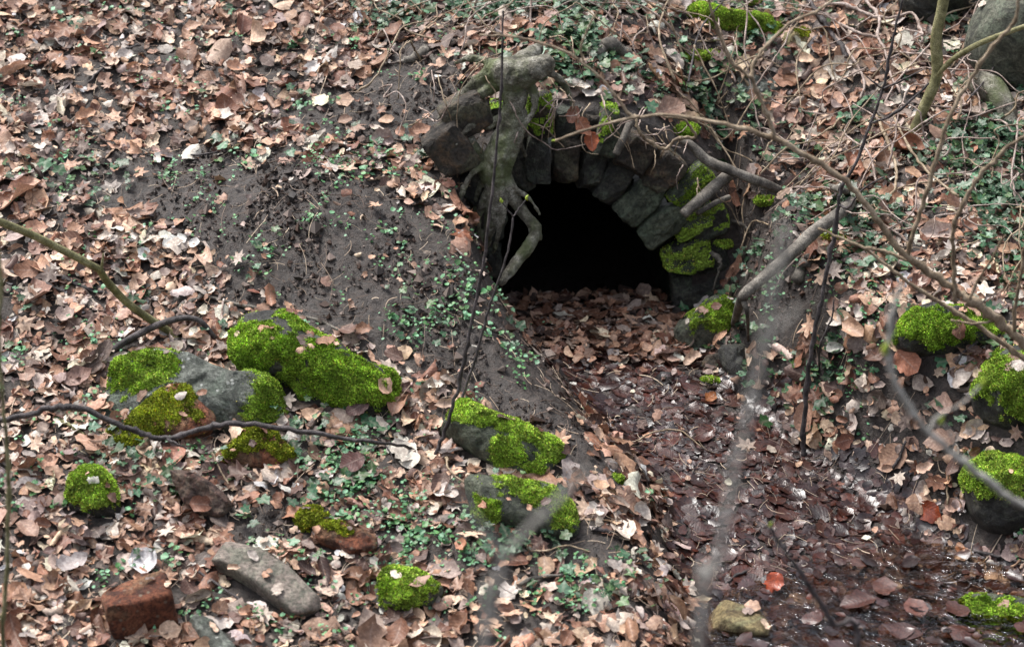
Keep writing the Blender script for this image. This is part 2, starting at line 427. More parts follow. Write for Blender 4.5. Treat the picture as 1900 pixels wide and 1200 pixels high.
def add_moss(parent, v, f, mask, mat, seed, org, thick=.016, dens=60000, name='moss', ln=.009, sub=None):
    r = np.random.default_rng(seed + 999)
    vn = vnormals(v, f)
    m = sstep(mask)
    lump = .5 + .9 * fbm(v[:, 0] * 30, v[:, 1] * 30, v[:, 2] * 30 + seed, 3)
    w_ = v + vn * (m**1.5 * .62 * thick * np.clip(lump + .3, .1, 2) - .002)[:, None]
    kf = f[m[f].max(1) > .04]
    if len(kf) == 0: return None
    used = np.unique(kf); re = np.full(len(v), -1); re[used] = np.arange(len(used))
    bv, bf = w_[used], re[kf]
    fm = m[kf].mean(1); a = w_[kf]; area = np.linalg.norm(np.cross(a[:, 2] - a[:, 0], a[:, 3] - a[:, 1]), axis=1) / 2
    pr = area * np.clip(fm * 1.4 - .1, 0, 1); N = min(int(pr.sum() * dens * 2.6), 90000)
    if N < 5: return None
    ch = r.choice(len(kf), N, p=pr / pr.sum()); s, t = r.random((2, N, 1))
    q = a[ch]; pos = (q[:, 0] * (1 - s) + q[:, 1] * s) * (1 - t) + (q[:, 3] * (1 - s) + q[:, 2] * s) * t
    nr = vn[kf[ch, 0]]; tilt = nr * .6 + np.array([0, 0, .55]); tilt /= np.linalg.norm(tilt, axis=1, keepdims=True)
    xv, xf, xc = blades(pos, tilt, N, ln, .0040, r)
    lc = 1.85 * np.clip(.45 + 1.0 * lump[kf[ch, 0]], .3, 1.7) * r.choice([.6, 1, 1, 1.1], N); dry = np.where(r.random(N) < .12, 1.0, 0); xc = xc * np.repeat(lc, 5)[:, None] * (1 + np.repeat(dry, 5)[:, None] * np.array([[.35, -.2, .3]]))
    V_ = np.concatenate([bv, xv]); c = np.concatenate([np.ones((len(bv), 3)) * .8, xc])
    o = mesh(name, V_, [bf, xf + len(bv)], mat, parent, org, col=c, smooth=False)
    return o
ROCKS = []
FOOT = []      # plan footprints that keep leaves off: (x, y, half length, half depth, yaw)
def rock(name, bbox, D, mat, label, cat, seed, box=5, cuts=4, amp=.09, yaw=0.0, tilt=(0, 0), moss=None, n=20, sink=.3, bed=None, dens=60000, thick=.016, mmat=None, up=0.0, hmin=.07, group=None, chip=.75, fill=1.06):
    x0, y0, x1, y1 = bbox; cx = (x0 + x1) / 2
    g = G(cx, min(y1, 1196) - .06 * (y1 - y0)); dist = np.linalg.norm(g - CAM) + D / 2; k = dist / FPX
    if y1 > 1196: g[1] -= (y1 - 1196) * k / .6; 
    e = math.asin((CAM[2] - g[2]) / np.linalg.norm(g - CAM))
    Wd = (x1 - x0) * k * fill; Hh = max(hmin, ((y1 - y0) * k * fill - D * math.sin(e) * .8) / math.cos(e))
    tot = Hh * (1 + sink)
    q, f = rock_shape(seed, box, cuts, amp, n, chip)
    loc = q.copy()
    v = q * np.array([Wd / 2, D / 2, tot / 2])
    cy_, sy_ = math.cos(yaw), math.sin(yaw); tx, ty = tilt
    rx = np.array([[1, 0, 0], [0, math.cos(tx), -math.sin(tx)], [0, math.sin(tx), math.cos(tx)]])
    ry = np.array([[math.cos(ty), 0, math.sin(ty)], [0, 1, 0], [-math.sin(ty), 0, math.cos(ty)]])
    rz = np.array([[cy_, -sy_, 0], [sy_, cy_, 0], [0, 0, 1]])
    v = v @ (rz @ ry @ rx).T
    c = g + np.array([0, D * .42, Hh - tot / 2 + up]); v = v + c
    org = np.array([c[0], c[1], g[2]])
    ROCKS.append((v, f)); o = tag(mesh(name, v, f, mat, None, org), label, cat, group)
    FOOT.append((c[0], c[1], Wd / 2 * .9, D / 2 * .9, yaw))
    if moss is not None:
        vn = vnormals(v, f)
        mk = moss(loc, vn) + .55 * fbm(v[:, 0] * 12, v[:, 1] * 12, v[:, 2] * 12 + seed, 3)
        add_moss(o, v, f, mk, mmat or MOSS, seed, org, thick, dens)
    return o

def Z(ox, oy, k, *pts): return [(ox + k * a, oy + k * b) for a, b in pts]
def orock(name, poly, tilt, depth, mat, label, cat, seed, moss=None, bulge=.35, cuts=5, amp=.065, mmat=None, thick=.016, dens=60000, ntop=.0, off=0.0, pw=3.2, flat=False, group=None, m=88, mbias=0.0):
    """a stone whose visible face has this outline; the face leans back, the body runs back into the slope"""
    poly = np.array(poly, float); lo = poly[poly[:, 1].argmax()]
    xs = poly[:, 0]; g = G(float((xs.min() + xs.max()) / 2), min(float(poly[:, 1].max()), 1240) - 4)
    t = R(tilt); n = np.array([0, -math.cos(t), math.sin(t)])
    if flat: n = gnormal(np.array([g[0]]), np.array([g[1]]))[0] * .9 + np.array([0, -.1, 0]); n /= np.linalg.norm(n)
    g = g + n * off
    def unp(p):
        d = ray(*p); return CAM + d * (((g - CAM) @ n) / (d @ n))
    W = np.array([unp(p) for p in poly]); c = W.mean(0)
    ex = np.array([1.0, 0, 0]) - n * n[0]; ex /= np.linalg.norm(ex); ey = np.cross(n, ex)
    q = np.stack([(W - c) @ ex, (W - c) @ ey], -1)
    # resample the outline evenly by angle-free arc length, smoothed a little
    cl = smooth_path(np.concatenate([q, q[:1]]) @ np.array([[1, 0, 0], [0, 1, 0]]), 8)[:, :2]
    ar = np.concatenate([[0], np.cumsum(np.linalg.norm(np.diff(cl, axis=0), axis=1))]); ss = np.linspace(0, ar[-1], m, endpoint=False)
    ol = np.stack([np.interp(ss, ar, cl[:, 0]), np.interp(ss, ar, cl[:, 1])], -1)
    sz = math.sqrt(abs(np.sum(ol[:, 0] * np.roll(ol[:, 1], -1) - np.roll(ol[:, 0], -1) * ol[:, 1]) / 2))
    if np.sum(ol[:, 0] * np.roll(ol[:, 1], -1) - np.roll(ol[:, 0], -1) * ol[:, 1]) < 0: ol = ol[::-1]
    rs = np.concatenate([np.linspace(0.02, .7, 10), np.linspace(.76, 1.0, 8)])
    rings = [(r_, (1 - r_**pw) * bulge * depth) for r_ in rs] + [(1.0 - .02 * k, -(1 - bulge) * k / 5 * depth) for k in range(1, 6)]
    V_ = np.concatenate([np.concatenate([ol * a, np.full((m, 1), z)], 1) for a, z in rings])
    r = np.random.default_rng(seed)
    for _ in range(cuts):
        d = r.normal(size=3); d[2] = abs(d[2]) * .7 + .25; d /= np.linalg.norm(d); pr = V_ @ d; lim = pr.max() - r.uniform(.02, .10) * sz
        o_ = np.maximum(pr - lim, 0); V_ = V_ - .9 * o_[:, None] * d
    fr = 2.2 / sz
    dn = amp * sz * (2.0 * fbm(V_[:, 0] * fr + seed * 1.7, V_[:, 1] * fr, V_[:, 2] * fr, 3) + .5 * fbm(V_[:, 0] * fr * 5, V_[:, 1] * fr * 5 + seed, V_[:, 2] * fr * 5, 2))
    rn = np.concatenate([np.full(m, a) for a, z in rings]); V_[:, 2] += dn; V_[:, :2] *= (1 + .6 * (dn / sz) * rn)[:, None]
    v = c + V_[:, :1] * ex + V_[:, 1:2] * ey + V_[:, 2:] * n
    k = len(rings); i = np.arange(k * m).reshape(k, m); j = np.roll(i, -1, 1)
    f = np.stack([i[:-1], i[1:], j[1:], j[:-1]], -1).reshape(-1, 4)
    cap = len(v); v = np.concatenate([v, [v[:m].mean(0)]]); V_ = np.concatenate([V_, [V_[:m].mean(0)]])
    f = np.concatenate([f, np.stack([np.full(m // 2, cap), np.arange(0, m, 2), np.arange(1, m, 2), np.arange(2, m + 1, 2) % m], -1)])
    org = np.array([c[0], c[1], g[2]])
    ROCKS.append((v, f)); o = tag(mesh(name, v, f, mat, None, org), label, cat, group)
    bx, by = v[:, 0], v[:, 1]; zz = height(bx, by); vis = v[:, 2] > zz - .02
    if vis.sum() > 10:
        bx, by = bx[vis], by[vis]
    FOOT.append(((bx.min() + bx.max()) / 2, (by.min() + by.max()) / 2, (bx.max() - bx.min()) / 2 * .82, (by.max() - by.min()) / 2 * .72, 0))
    if moss is not None:
        px, py = topix(v[:, 0], v[:, 1], v[:, 2]); vn = vnormals(v, f)
        mk = (blob(px, py, [(a_, b_, c_ * 1.08, d_ * 1.08, e_, f_) for a_, b_, c_, d_, e_, f_ in moss]) - .42) * 2.4 + mbias + ntop * (vn[:, 2] - .4) + 1.5 * fbm(v[:, 0] * 17, v[:, 1] * 17, v[:, 2] * 17 + seed, 3) + 1.0 * fbm(v[:, 0] * 55, v[:, 1] * 55, v[:, 2] * 55 + seed, 2)
        add_moss(o, v, f, mk, mmat or MOSS, seed, org, thick, dens)
    return o
top = lambda a=.25, s=2.2: (lambda p, n: (n[:, 2] - a) * s)
orock('boulder', Z(160, 560, .25, (75, 790), (110, 700), (160, 560), (200, 440), (300, 365), (430, 345), (560, 365), (700, 395), (780, 405), (960, 470), (1150, 520), (1280, 530), (1400, 580), (1500, 680), (1535, 790), (1525, 910), (1440, 960), (1250, 980), (900, 1000), (600, 1010), (300, 990), (120, 880)), 48, .22, STONE,
      'large flat grey boulder with a bright moss patch at each end', 'boulder', 3, moss=[(258, 688, 82, 46, 1.1, -8), (500, 738, 52, 58, 1.1, 30)], bulge=.3, pw=5, cuts=3)
orock('boulder', [(435, 621), (446, 604), (472, 592), (516, 577), (545, 584), (556, 601), (604, 621), (641, 640), (667, 669), (700, 672), (740, 690), (756, 715), (752, 745), (725, 772), (660, 780), (600, 770), (560, 745), (535, 715), (470, 695), (438, 665)], 46, .26, DARKSTONE,
      'long dark boulder draped in thick deep green moss', 'boulder', 11, moss=[(462, 640, 55, 55, 1.1, 0), (560, 650, 130, 32, 1.1, 18), (560, 600, 60, 14, .9, 20), (650, 712, 130, 46, 1.1, 12), (735, 722, 45, 45, 1.1, 0)], mmat=MOSSDEEP, thick=.024, cuts=5, amp=.06, pw=2.6, bulge=.45)
orock('wedge_stone', Z(160, 560, .25, (270, 890), (330, 830), (600, 620), (690, 565), (740, 580), (830, 680), (950, 830), (955, 900), (900, 960), (700, 1010), (500, 1010), (330, 990)), 52, .10, REDSTONE,
      'pointed mossy red stone leaning on the large flat grey boulder', 'stone', 21, moss=[(300, 765, 78, 44, 1.15, -28), (345, 725, 30, 30, 1.1, 0), (350, 765, 26, 14, 1.0, -20)], mmat=MOSSOLIVE, thick=.009, off=.06, pw=6, bulge=.3, cuts=2, amp=.02)
orock('stone', Z(160, 560, .25, (930, 1110), (1000, 1050), (1180, 950), (1300, 935), (1400, 950), (1500, 1050), (1570, 1140), (1500, 1215), (1200, 1225), (1000, 1190)), 50, .12, REDSTONE,
      'reddish stone with olive moss below the right end of the large flat boulder', 'stone', 31, moss=[(470, 815, 62, 22, 1.1, -20), (520, 830, 40, 22, 1.0, 35)], mmat=MOSSOLIVE, thick=.010, off=.03)
orock('stone', Z(160, 560, .25, (140, 960), (200, 915), (350, 940), (450, 1000), (490, 1070), (300, 1130), (170, 1090)), 55, .10, BROWNSTONE,
      'low stone with thin olive moss under the dark fallen branch', 'stone', 33, moss=[(230, 810, 60, 22, 1.0, 10)], mmat=MOSSOLIVE, thick=.008)
orock('boulder', Z(600, 700, .4167, (490, 200), (560, 110), (640, 105), (760, 160), (900, 200), (990, 250), (1060, 290), (1080, 350), (1060, 415), (980, 440), (860, 430), (780, 400), (690, 350), (590, 280), (520, 240)), 45, .22, GREENSTONE,
      'mossy boulder with a grey crown at the foot of the thin dark saplings', 'boulder', 41, moss=[(865, 765, 55, 22, 1.1, 15), (940, 785, 90, 18, 1.1, 28), (1030, 825, 36, 40, 1.1, 60), (940, 835, 34, 36, 1.1, 30), (985, 860, 40, 28, 1.0, 30)], cuts=5, amp=.05)
orock('boulder', Z(600, 700, .4167, (630, 460), (700, 420), (850, 430), (960, 460), (1060, 500), (1110, 550), (1150, 630), (1130, 700), (1040, 730), (900, 700), (800, 700), (690, 680), (640, 570)), 45, .22, GREENSTONE,
      'yellow-green mossy boulder on the bank at the edge of the wet leaves', 'boulder', 51, moss=[(985, 910, 75, 34, 1.1, 18), (1045, 950, 36, 40, 1.1, 40), (905, 945, 34, 30, 1.0, 20)], cuts=5, amp=.05)
orock('stone', [(120, 915), (130, 885), (152, 868), (180, 867), (203, 885), (215, 915), (224, 952), (190, 966), (150, 955), (125, 940)], 35, .14, DARKSTONE,
      'small rounded stone capped by a bright moss dome', 'stone', 61, moss=[(168, 900, 62, 48, 1.3, 0)], bulge=.6, pw=2.0, cuts=0)
orock('stone_slab', Z(0, 800, .3684, (860, 195), (920, 190), (1040, 240), (1130, 310), (1170, 375), (1110, 430), (1030, 430), (950, 375), (890, 290)), 30, .07, REDSLAB,
      'tilted dark red slab with a sharp upper edge among dry leaves', 'stone', 71, pw=8, bulge=.3, cuts=3, off=.03)
orock('brick', Z(0, 800, .3684, (1590, 480), (1650, 440), (1760, 470), (1880, 510), (1895, 590), (1800, 640), (1700, 600), (1600, 550)), 50, .10, REDSTONE,
      'half buried red brick with sparse moss on its left end', 'brick', 81, moss=[(610, 968, 34, 16, 1.0, 20), (640, 985, 26, 12, .9, 20)], mmat=MOSSOLIVE, thick=.010, pw=7, off=.015)
orock('stone', [(548, 965), (560, 942), (585, 938), (606, 950), (615, 975), (590, 992), (558, 988)], 45, .08, DARKSTONE, 'small mossy lump beside the half buried red brick', 'stone', 83, moss=[(580, 960, 40, 30, 1.1, 0)], mmat=MOSSOLIVE, pw=2, bulge=.6, m=40)
orock('stone_slab', Z(0, 800, .3684, (1065, 650), (1110, 590), (1150, 550), (1230, 560), (1340, 600), (1480, 700), (1560, 780), (1625, 845), (1615, 885), (1500, 915), (1430, 880), (1280, 770), (1150, 690)), 60, .07, TANSLAB,
      'long pinkish grey slab lying diagonally on dry leaves', 'stone', 91, flat=True, off=.055, pw=14, bulge=.25, cuts=2, amp=.015)
rock('brick', (200, 1086, 316, 1188), .15, REDSTONE, 'broken orange-red brick block resting on dry leaves', 'brick', 101, box=9, cuts=5, amp=.07, yaw=R(18), tilt=(R(10), R(-8)), n=22, chip=.72)
orock('stone', Z(600, 700, .4167, (225, 940), (260, 870), (330, 840), (420, 850), (470, 900), (540, 940), (505, 1000), (430, 1050), (330, 1065), (255, 1030)), 42, .16, BOULDER,
      'pale stone with a yellow-green moss cap below the half buried brick', 'stone', 111, moss=[(755, 1088, 62, 46, 1.25, 10)], bulge=.5, pw=2.6, cuts=2)
orock('stone', Z(0, 800, .3684, (940, 935), (1000, 920), (1100, 970), (1180, 1050), (1210, 1140), (1100, 1160), (1020, 1080)), 60, .09, STONE, 'dark grey stone low among leaves right of the broken orange brick', 'stone', 113, flat=True, off=.02, pw=7)
rock('stone', (1312, 1132, 1426, 1205), .13, YELSTONE, 'yellowish sandstone block at the edge of the stream', 'stone', 121, box=7, cuts=6, amp=.10, yaw=R(-14), tilt=(R(12), R(8)), n=20, chip=.66)
orock('stone', Z(1200, 700, .4167, (1330, 1000), (1420, 975), (1560, 980), (1700, 990), (1850, 1010), (1880, 1090), (1760, 1150), (1600, 1130), (1450, 1100), (1350, 1050)), 72, .12, GREENSTONE,
      'low flat stone with wet green moss lying in the stream', 'stone', 131, moss=[(1850, 1135, 95, 30, 1.05, 5)], mmat=MOSSDEEP, thick=.012, off=.05)
orock('boulder', Z(1200, 700, .4167, (1405, 430), (1450, 370), (1560, 345), (1680, 355), (1800, 400), (1860, 560), (1740, 680), (1560, 690), (1470, 620), (1430, 530)), 38, .28, DARKSTONE,
      'mossy topped dark boulder at the stream bank below the others', 'boulder', 141, moss=[(1850, 878, 80, 46, 1.2, 8)], bulge=.5, pw=2.4)
orock('boulder', Z(1200, 380, .3684, (1655, 870), (1690, 790), (1780, 730), (1900, 725), (2050, 790), (2090, 950), (2000, 1120), (1850, 1140), (1680, 1060), (1645, 960)), 38, .30, DARKSTONE,
      'big boulder with shaggy moss hanging over its dark front', 'boulder', 151, moss=[(1840, 690, 50, 48, 1.2, 0), (1905, 710, 75, 60, 1.2, 20)], bulge=.5, pw=2.4, thick=.022)
orock('boulder', Z(1200, 380, .3684, (1245, 640), (1290, 560), (1400, 510), (1520, 505), (1620, 515), (1750, 550), (1840, 610), (1830, 700), (1700, 740), (1500, 750), (1350, 740), (1260, 700)), 42, .24, DARKSTONE,
      'wide low boulder under dark moss beneath the long forked branch', 'boulder', 161, moss=[(1735, 605, 90, 36, 1.2, 0), (1830, 590, 60, 30, 1.1, 10)], mmat=MOSSDEEP, bulge=.5, pw=2.6, thick=.02)
orock('boulder', Z(1200, 420, .25, (195, 760), (260, 670), (400, 580), (480, 530), (560, 520), (680, 550), (725, 640), (745, 780), (650, 880), (540, 930), (400, 920), (280, 890), (215, 840)), 40, .24, BOULDER,
      'smooth pale boulder with moss on top at the right foot of the arch', 'boulder', 171, moss=[(1358, 585, 34, 38, 1.2, 0), (1312, 590, 34, 30, .85, 0)], bulge=.5, pw=2.4, cuts=3)
orock('stone', Z(1200, 420, .25, (530, 910), (600, 860), (720, 865), (770, 960), (760, 1120), (630, 1120), (550, 1010)), 35, .14, DARKSTONE, 'dark damp stone just below the pale boulder by the arch', 'stone', 173, bulge=.5, pw=2.6)
orock('mossy_log', [(1276, 22), (1282, 8), (1305, 8), (1340, 22), (1400, 30), (1440, 38), (1452, 55), (1440, 70), (1400, 64), (1340, 52), (1300, 44)], 35, .10, DARKSTONE, 'short fallen log wrapped in bright moss near the top of the slope', 'log', 181, moss=[(1365, 40, 120, 40, 1.4, 12)], bulge=.7, pw=1.9, cuts=0, thick=.02)
orock('stone', [(1368, 160), (1375, 142), (1420, 138), (1455, 148), (1462, 172), (1430, 182), (1385, 180)], 50, .10, STONE, 'flat bare grey stone in ivy below the mossy log', 'stone', 191, off=.01)
orock('stone', [(1450, 72), (1462, 55), (1490, 52), (1512, 66), (1508, 86), (1470, 92)], 50, .08, YELSTONE, 'small yellowish stone in the ivy right of the mossy log', 'stone', 193, moss=[(1490, 60, 24, 12, 1.0, 0)], mmat=MOSSOLIVE, m=40)
orock('boulder', Z(1600, 0, .2333, (820, 330), (860, 150), (960, 0), (1050, -160), (1300, -300), (1650, -160), (1800, 200), (1700, 600), (1450, 730), (1200, 720), (1040, 640), (890, 500)), 36, .5, BOULDER,
      'very large smooth grey boulder with green algae above the root log', 'boulder', 201, bulge=.6, pw=2.2, cuts=1, amp=.03)
orock('boulder', Z(1600, 0, .2333, (290, 20), (330, -150), (700, -220), (930, -60), (900, 100), (720, 150), (560, 190), (460, 160), (340, 80)), 40, .3, DARKSTONE, 'dark smooth boulder tucked behind the very large grey boulder', 'boulder', 203, bulge=.6, pw=2.2, cuts=1)
orock('stone', [(1300, 675), (1312, 658), (1338, 656), (1346, 680), (1325, 694), (1304, 690)], 45, .08, BROWNSTONE, 'small brown stone wedged between the arch foot boulder and wet leaves', 'stone', 207, m=40)

# ------------------------------------------------------------------ the stone arch
arch = empty('stone_culvert', M, 'old stone culvert arch of rough blocks set in the bank, dark inside', 'culvert')
VOUS = [  # px, py, width, length, lean (deg, clockwise from upright), proud of the face, material, moss
    (838, 288, 74, 86, -33, .20, 'B', 0), (885, 352, 56, 70, -50, .12, 'D', 0), (905, 425, 60, 62, -78, .0, 'D', 0), (900, 490, 60, 62, -88, .0, 'D', 0),
    (962, 312, 50, 92, -14, .03, 'D', 0), (925, 335, 50, 84, -34, .02, 'D', 0), (1000, 303, 43, 88, -4, .07, 'D', 0), (1053, 304, 47, 80, 3, .05, 'B', 0), (1099, 316, 45, 80, 13, .02, 'D', 0),
    (1143, 338, 52, 88, 28, .03, 'D', 0), (1190, 380, 56, 84, 44, .06, 'G', 0), (1232, 424, 52, 84, 58, .07, 'G', 0), (1278, 482, 62, 84, 74, .05, 'D', 1.1), (1296, 545, 64, 84, 84, .03, 'D', 0), (1300, 600, 60, 84, 88, .03, 'D', 0),
    (866, 222, 84, 66, -28, .13, 'B', 0), (938, 232, 46, 62, -8, .0, 'D', .3), (1004, 222, 44, 76, -2, .08, 'B', .75), (1056, 236, 48, 62, 4, .0, 'D', 0), (1096, 250, 40, 66, 9, .0, 'B', 0),
    (1133, 252, 42, 86, 15, .08, 'G', .2), (1184, 290, 56, 74, 27, .08, 'B', 0), (1236, 326, 58, 74, 40, .08, 'B', 0), (1284, 352, 46, 84, 50, .06, 'G', 1.0), (1318, 420, 52, 70, 66, .05, 'D', .4), (1330, 480, 56, 62, 80, .02, 'D', 0),
    (1290, 415, 46, 80, 62, .06, 'G', .8)]
MM = {'B': BROWNSTONE, 'D': DARKSTONE, 'G': GREENSTONE}
UPV = np.array([0, 0, 1.0])
for i, (px, py, wp, lp, ang, s, m, ms) in enumerate(VOUS):
    c = FP(px, py, s); k = np.linalg.norm(c - CAM) / FPX
    q, f = rock_shape(300 + i * 7, 9, 8, .13, 22, .72)
    a = R(ang); rad = FT * math.sin(a) + UPV * math.cos(a); tan = FT * math.cos(a) - UPV * math.sin(a)
    dep = .17
    v = (q[:, :1] * tan * wp * k * .52 + q[:, 1:2] * rad * lp * k * .54 * (1 + .08 * q[:, :1] * 0) - q[:, 2:3] * FN * dep / 2) + c - FN * dep * .5
    o = mesh('voussoir', v, f[:, ::-1] if np.linalg.det(np.stack([tan, rad, -FN])) < 0 else f, MM[m], arch, c - FN * dep / 2, smooth=False)
    if ms > 0:
        vn = vnormals(v, np.asarray(f)); vn = vn * np.sign((vn * (v - v.mean(0))).sum(1).mean())
        mk = ms - .55 + vn[:, 2] * .9 + .8 * fbm(v[:, 0] * 14, v[:, 1] * 14, v[:, 2] * 14, 3)
        add_moss(o, v, f, mk, MOSS if px > 1240 else MOSSDEEP, i, c - FN * dep / 2, .012)
# barrel behind the ring
na, nd = 26, 14
th = np.linspace(0, math.pi, na); dd = np.linspace(.06, 2.6, nd)
bv = []
for j, d in enumerate(dd):
    bv.append(M - FT * RX * 1.2 - FN * d - UPV * .4)
    for i, t in enumerate(th):
        wob = 1.20 + .03 * math.sin(5 * t + j * 1.7) + .02 * math.sin(11 * t - j)
        bv.append(M + FT * (-math.cos(t) * RX * wob) + UPV * (math.sin(t) * RZ * wob) - FN * d)
    bv.append(M + FT * RX * 1.2 - FN * d - UPV * .4)
na += 2
bi = np.arange(na * nd).reshape(nd, na)
bf = np.stack([bi[:-1, :-1], bi[:-1, 1:], bi[1:, 1:], bi[1:, :-1]], -1).reshape(-1, 4)
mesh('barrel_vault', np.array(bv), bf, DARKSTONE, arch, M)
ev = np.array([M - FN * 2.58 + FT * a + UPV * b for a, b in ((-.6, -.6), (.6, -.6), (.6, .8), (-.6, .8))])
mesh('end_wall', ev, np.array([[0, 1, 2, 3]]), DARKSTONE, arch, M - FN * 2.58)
fx, fd = np.linspace(-.5, .5, 24), np.linspace(-.12, 2.6, 50)
FA, FD = np.meshgrid(fx, fd); fv = M + FT * FA[..., None] - FN * FD[..., None]
fv[..., 2] += -.012 - .20 * sstep((FD - .05) / .8) + .02 * fbm(FA * 8, FD * 8, 5.5, 3)
fi = np.arange(24 * 50).reshape(50, 24)
mesh('culvert_floor', fv.reshape(-1, 3), np.stack([fi[:-1, :-1], fi[:-1, 1:], fi[1:, 1:], fi[1:, :-1]], -1).reshape(-1, 4), SOIL, arch, M)

# ------------------------------------------------------------------ roots, branches and twigs
def tube(pts, rad, sides=8, seg=6, wob=.12, seed=0, kink=0.0, tip=True):
    """pts (n,d) and a radius at each point -> one tapered, knotty limb"""
    r = np.random.default_rng(seed + 5)
    pr = np.concatenate([np.asarray(pts, float), np.asarray(rad, float)[:, None]], 1)
    s = smooth_path(pr, seg); p, rr = s[:, :3], np.maximum(s[:, 3], .0004)
    if kink > 0: p = p + r.normal(size=p.shape) * rr[:, None] * kink
    if kink > 0 or sides < 10:
        nd = r.random(len(rr)) < .16; rr = rr * np.where(nd, r.uniform(1.2, 1.55, len(rr)), r.uniform(.92, 1.06, len(rr))); p = p + r.normal(size=p.shape) * rr[:, None] * .3
    n = len(p); tg = np.gradient(p, axis=0); tg /= np.linalg.norm(tg, axis=1, keepdims=True) + 1e-9
    a = np.cross(tg[0], [0.31, .2, .93]); a /= np.linalg.norm(a); v = []
    for i in range(n):
        a = a - tg[i] * (a @ tg[i]); a /= np.linalg.norm(a) + 1e-9; b = np.cross(tg[i], a)
        th_ = np.arange(sides) * 2 * math.pi / sides
        ru = rr[i] * (1 + wob * vnoise(np.cos(th_) * 1.5 + seed, np.sin(th_) * 1.5, i * .45 + seed))
        v.append(p[i] + ru[:, None] * (np.cos(th_)[:, None] * a + np.sin(th_)[:, None] * b))
    v.append(np.tile(p[-1] + tg[-1] * rr[-1] * .5, (sides, 1)) + (v[-1] - p[-1]) * .3); v.append(np.tile(p[-1] + tg[-1] * rr[-1] * .55, (sides, 1)) + (v[-2] - p[-1]) * .002)
    v.insert(0, np.tile(p[0] - tg[0] * rr[0] * .2, (sides, 1)) + (v[0] - p[0]) * .3); v.insert(0, np.tile(p[0] - tg[0] * rr[0] * .22, (sides, 1)) + (v[1] - p[0]) * .002)
    m = n + 4; i = np.arange(m * sides).reshape(m, sides); j = np.roll(i, -1, 1)
    f = np.stack([i[:-1], j[:-1], j[1:], i[1:]], -1).reshape(-1, 4)
    return np.concatenate(v), f
_ts = [1000]
def limb(name, label, cat, stems, mat, group=None, parts=('stem', 'branch', 'branch', 'branch', 'branch', 'branch', 'branch'), sides=8, buds=(), seg=6, wob=.12, kink=.0, single=False):
    """stems: list of (points, radii). one mesh if single, else an Empty with one part for each stem"""
    org = np.asarray(stems[0][0][0], float); _ts[0] += 1
    if single or len(stems) == 1 and not buds:
        V_, F_ = cat_geo([tube(p, r, sides, seg, wob, _ts[0] + 13 * i, kink) for i, (p, r) in enumerate(stems)])
        return tag(mesh(name, V_, F_, mat, None, org), label, cat, group)
    root = empty(name, org, label, cat, group)
    for i, (p, r) in enumerate(stems):
        v, f = tube(p, r, sides, seg, wob, _ts[0] + 13 * i, kink); mesh(parts[i], v, f, mat, root, p[0])
    for b, d, L in buds:
        v, f = tube([b, b + d * L * .4, b + d * L], [L * .18, L * .26, L * .05], 6, 4, 0, 3); mesh('bud', v, f, BUD, root, b)
    return root
def rads(a, b, n): return list(np.linspace(a, b, n))
def Vp(pts, y): return [V(a, b, y) for a, b in pts]
def Vs(pts, y0, y1):
    n = len(pts); return [V(a, b, y0 + (y1 - y0) * i / max(1, n - 1)) for i, (a, b) in enumerate(pts)]
def Gp(pts, lift): return [G(a, b, lift if not hasattr(lift, '__len__') else lift[i]) for i, (a, b) in enumerate(pts)]
def FPp(pts): return [FP(a, b, s) for a, b, s in pts]
def down(p, dx=0.0, dy=0.0):
    """foot on the ground below a point"""
    x, y = p[0] + dx, p[1] + dy; return np.array([x, y, float(height(x, y)) - .03])

# grey root sprawling over the arch
px2m = 9.1 / FPX
RT = [(FPp([(958, 120, .05), (955, 160, .10), (953, 200, .11), (946, 240, .12), (932, 278, .13), (921, 312, .14), (919, 345, .15), (915, 385, .15), (909, 420, .13), (898, 455, .06)]), (24, 23, 21, 23, 29, 27, 20, 16, 13, 10)),
      (FPp([(908, 128, .05), (930, 134, .08), (958, 140, .10), (986, 131, .11), (1008, 122, .12), (1022, 118, .12)]), (15, 27, 31, 24, 20, 17)),
      (FPp([(850, 218, .0), (862, 246, .06), (878, 278, .10), (898, 312, .12), (916, 345, .13)]), (9, 12, 13, 15, 17)),
      (FPp([(926, 315, .14), (948, 360, .16), (971, 394, .18), (990, 418, .21), (993, 432, .23), (980, 458, .26), (960, 484, .31), (942, 508, .36), (930, 525, .38)]), (20, 14, 11.5, 11, 12, 11.5, 10.5, 9.5, 8)),
      (FPp([(984, 414, .21), (998, 432, .23), (1004, 446, .23)]), (9, 6, 3)),
      (FPp([(915, 130, .07), (880, 158, .04), (842, 190, .0), (815, 222, -.04)]), (15, 11, 8, 5)), (FPp([(930, 152, .09), (895, 174, .08), (872, 192, .05), (850, 207, .0)]), (12, 11, 9, 6)),
      (FPp([(960, 120, .06), (985, 100, .0), (1000, 90, -.1)]), (18, 14, 10)), (FPp([(908, 318, .12), (888, 352, .12), (882, 392, .1)]), (7, 6, 5)),
      (FPp([(974, 205, .12), (966, 250, .15), (948, 300, .16), (940, 340, .16), (950, 372, .17)]), (5, 7, 8, 7, 5)), (FPp([(935, 200, .13), (928, 245, .15), (906, 290, .16), (904, 330, .16)]), (5, 7, 7, 5))]
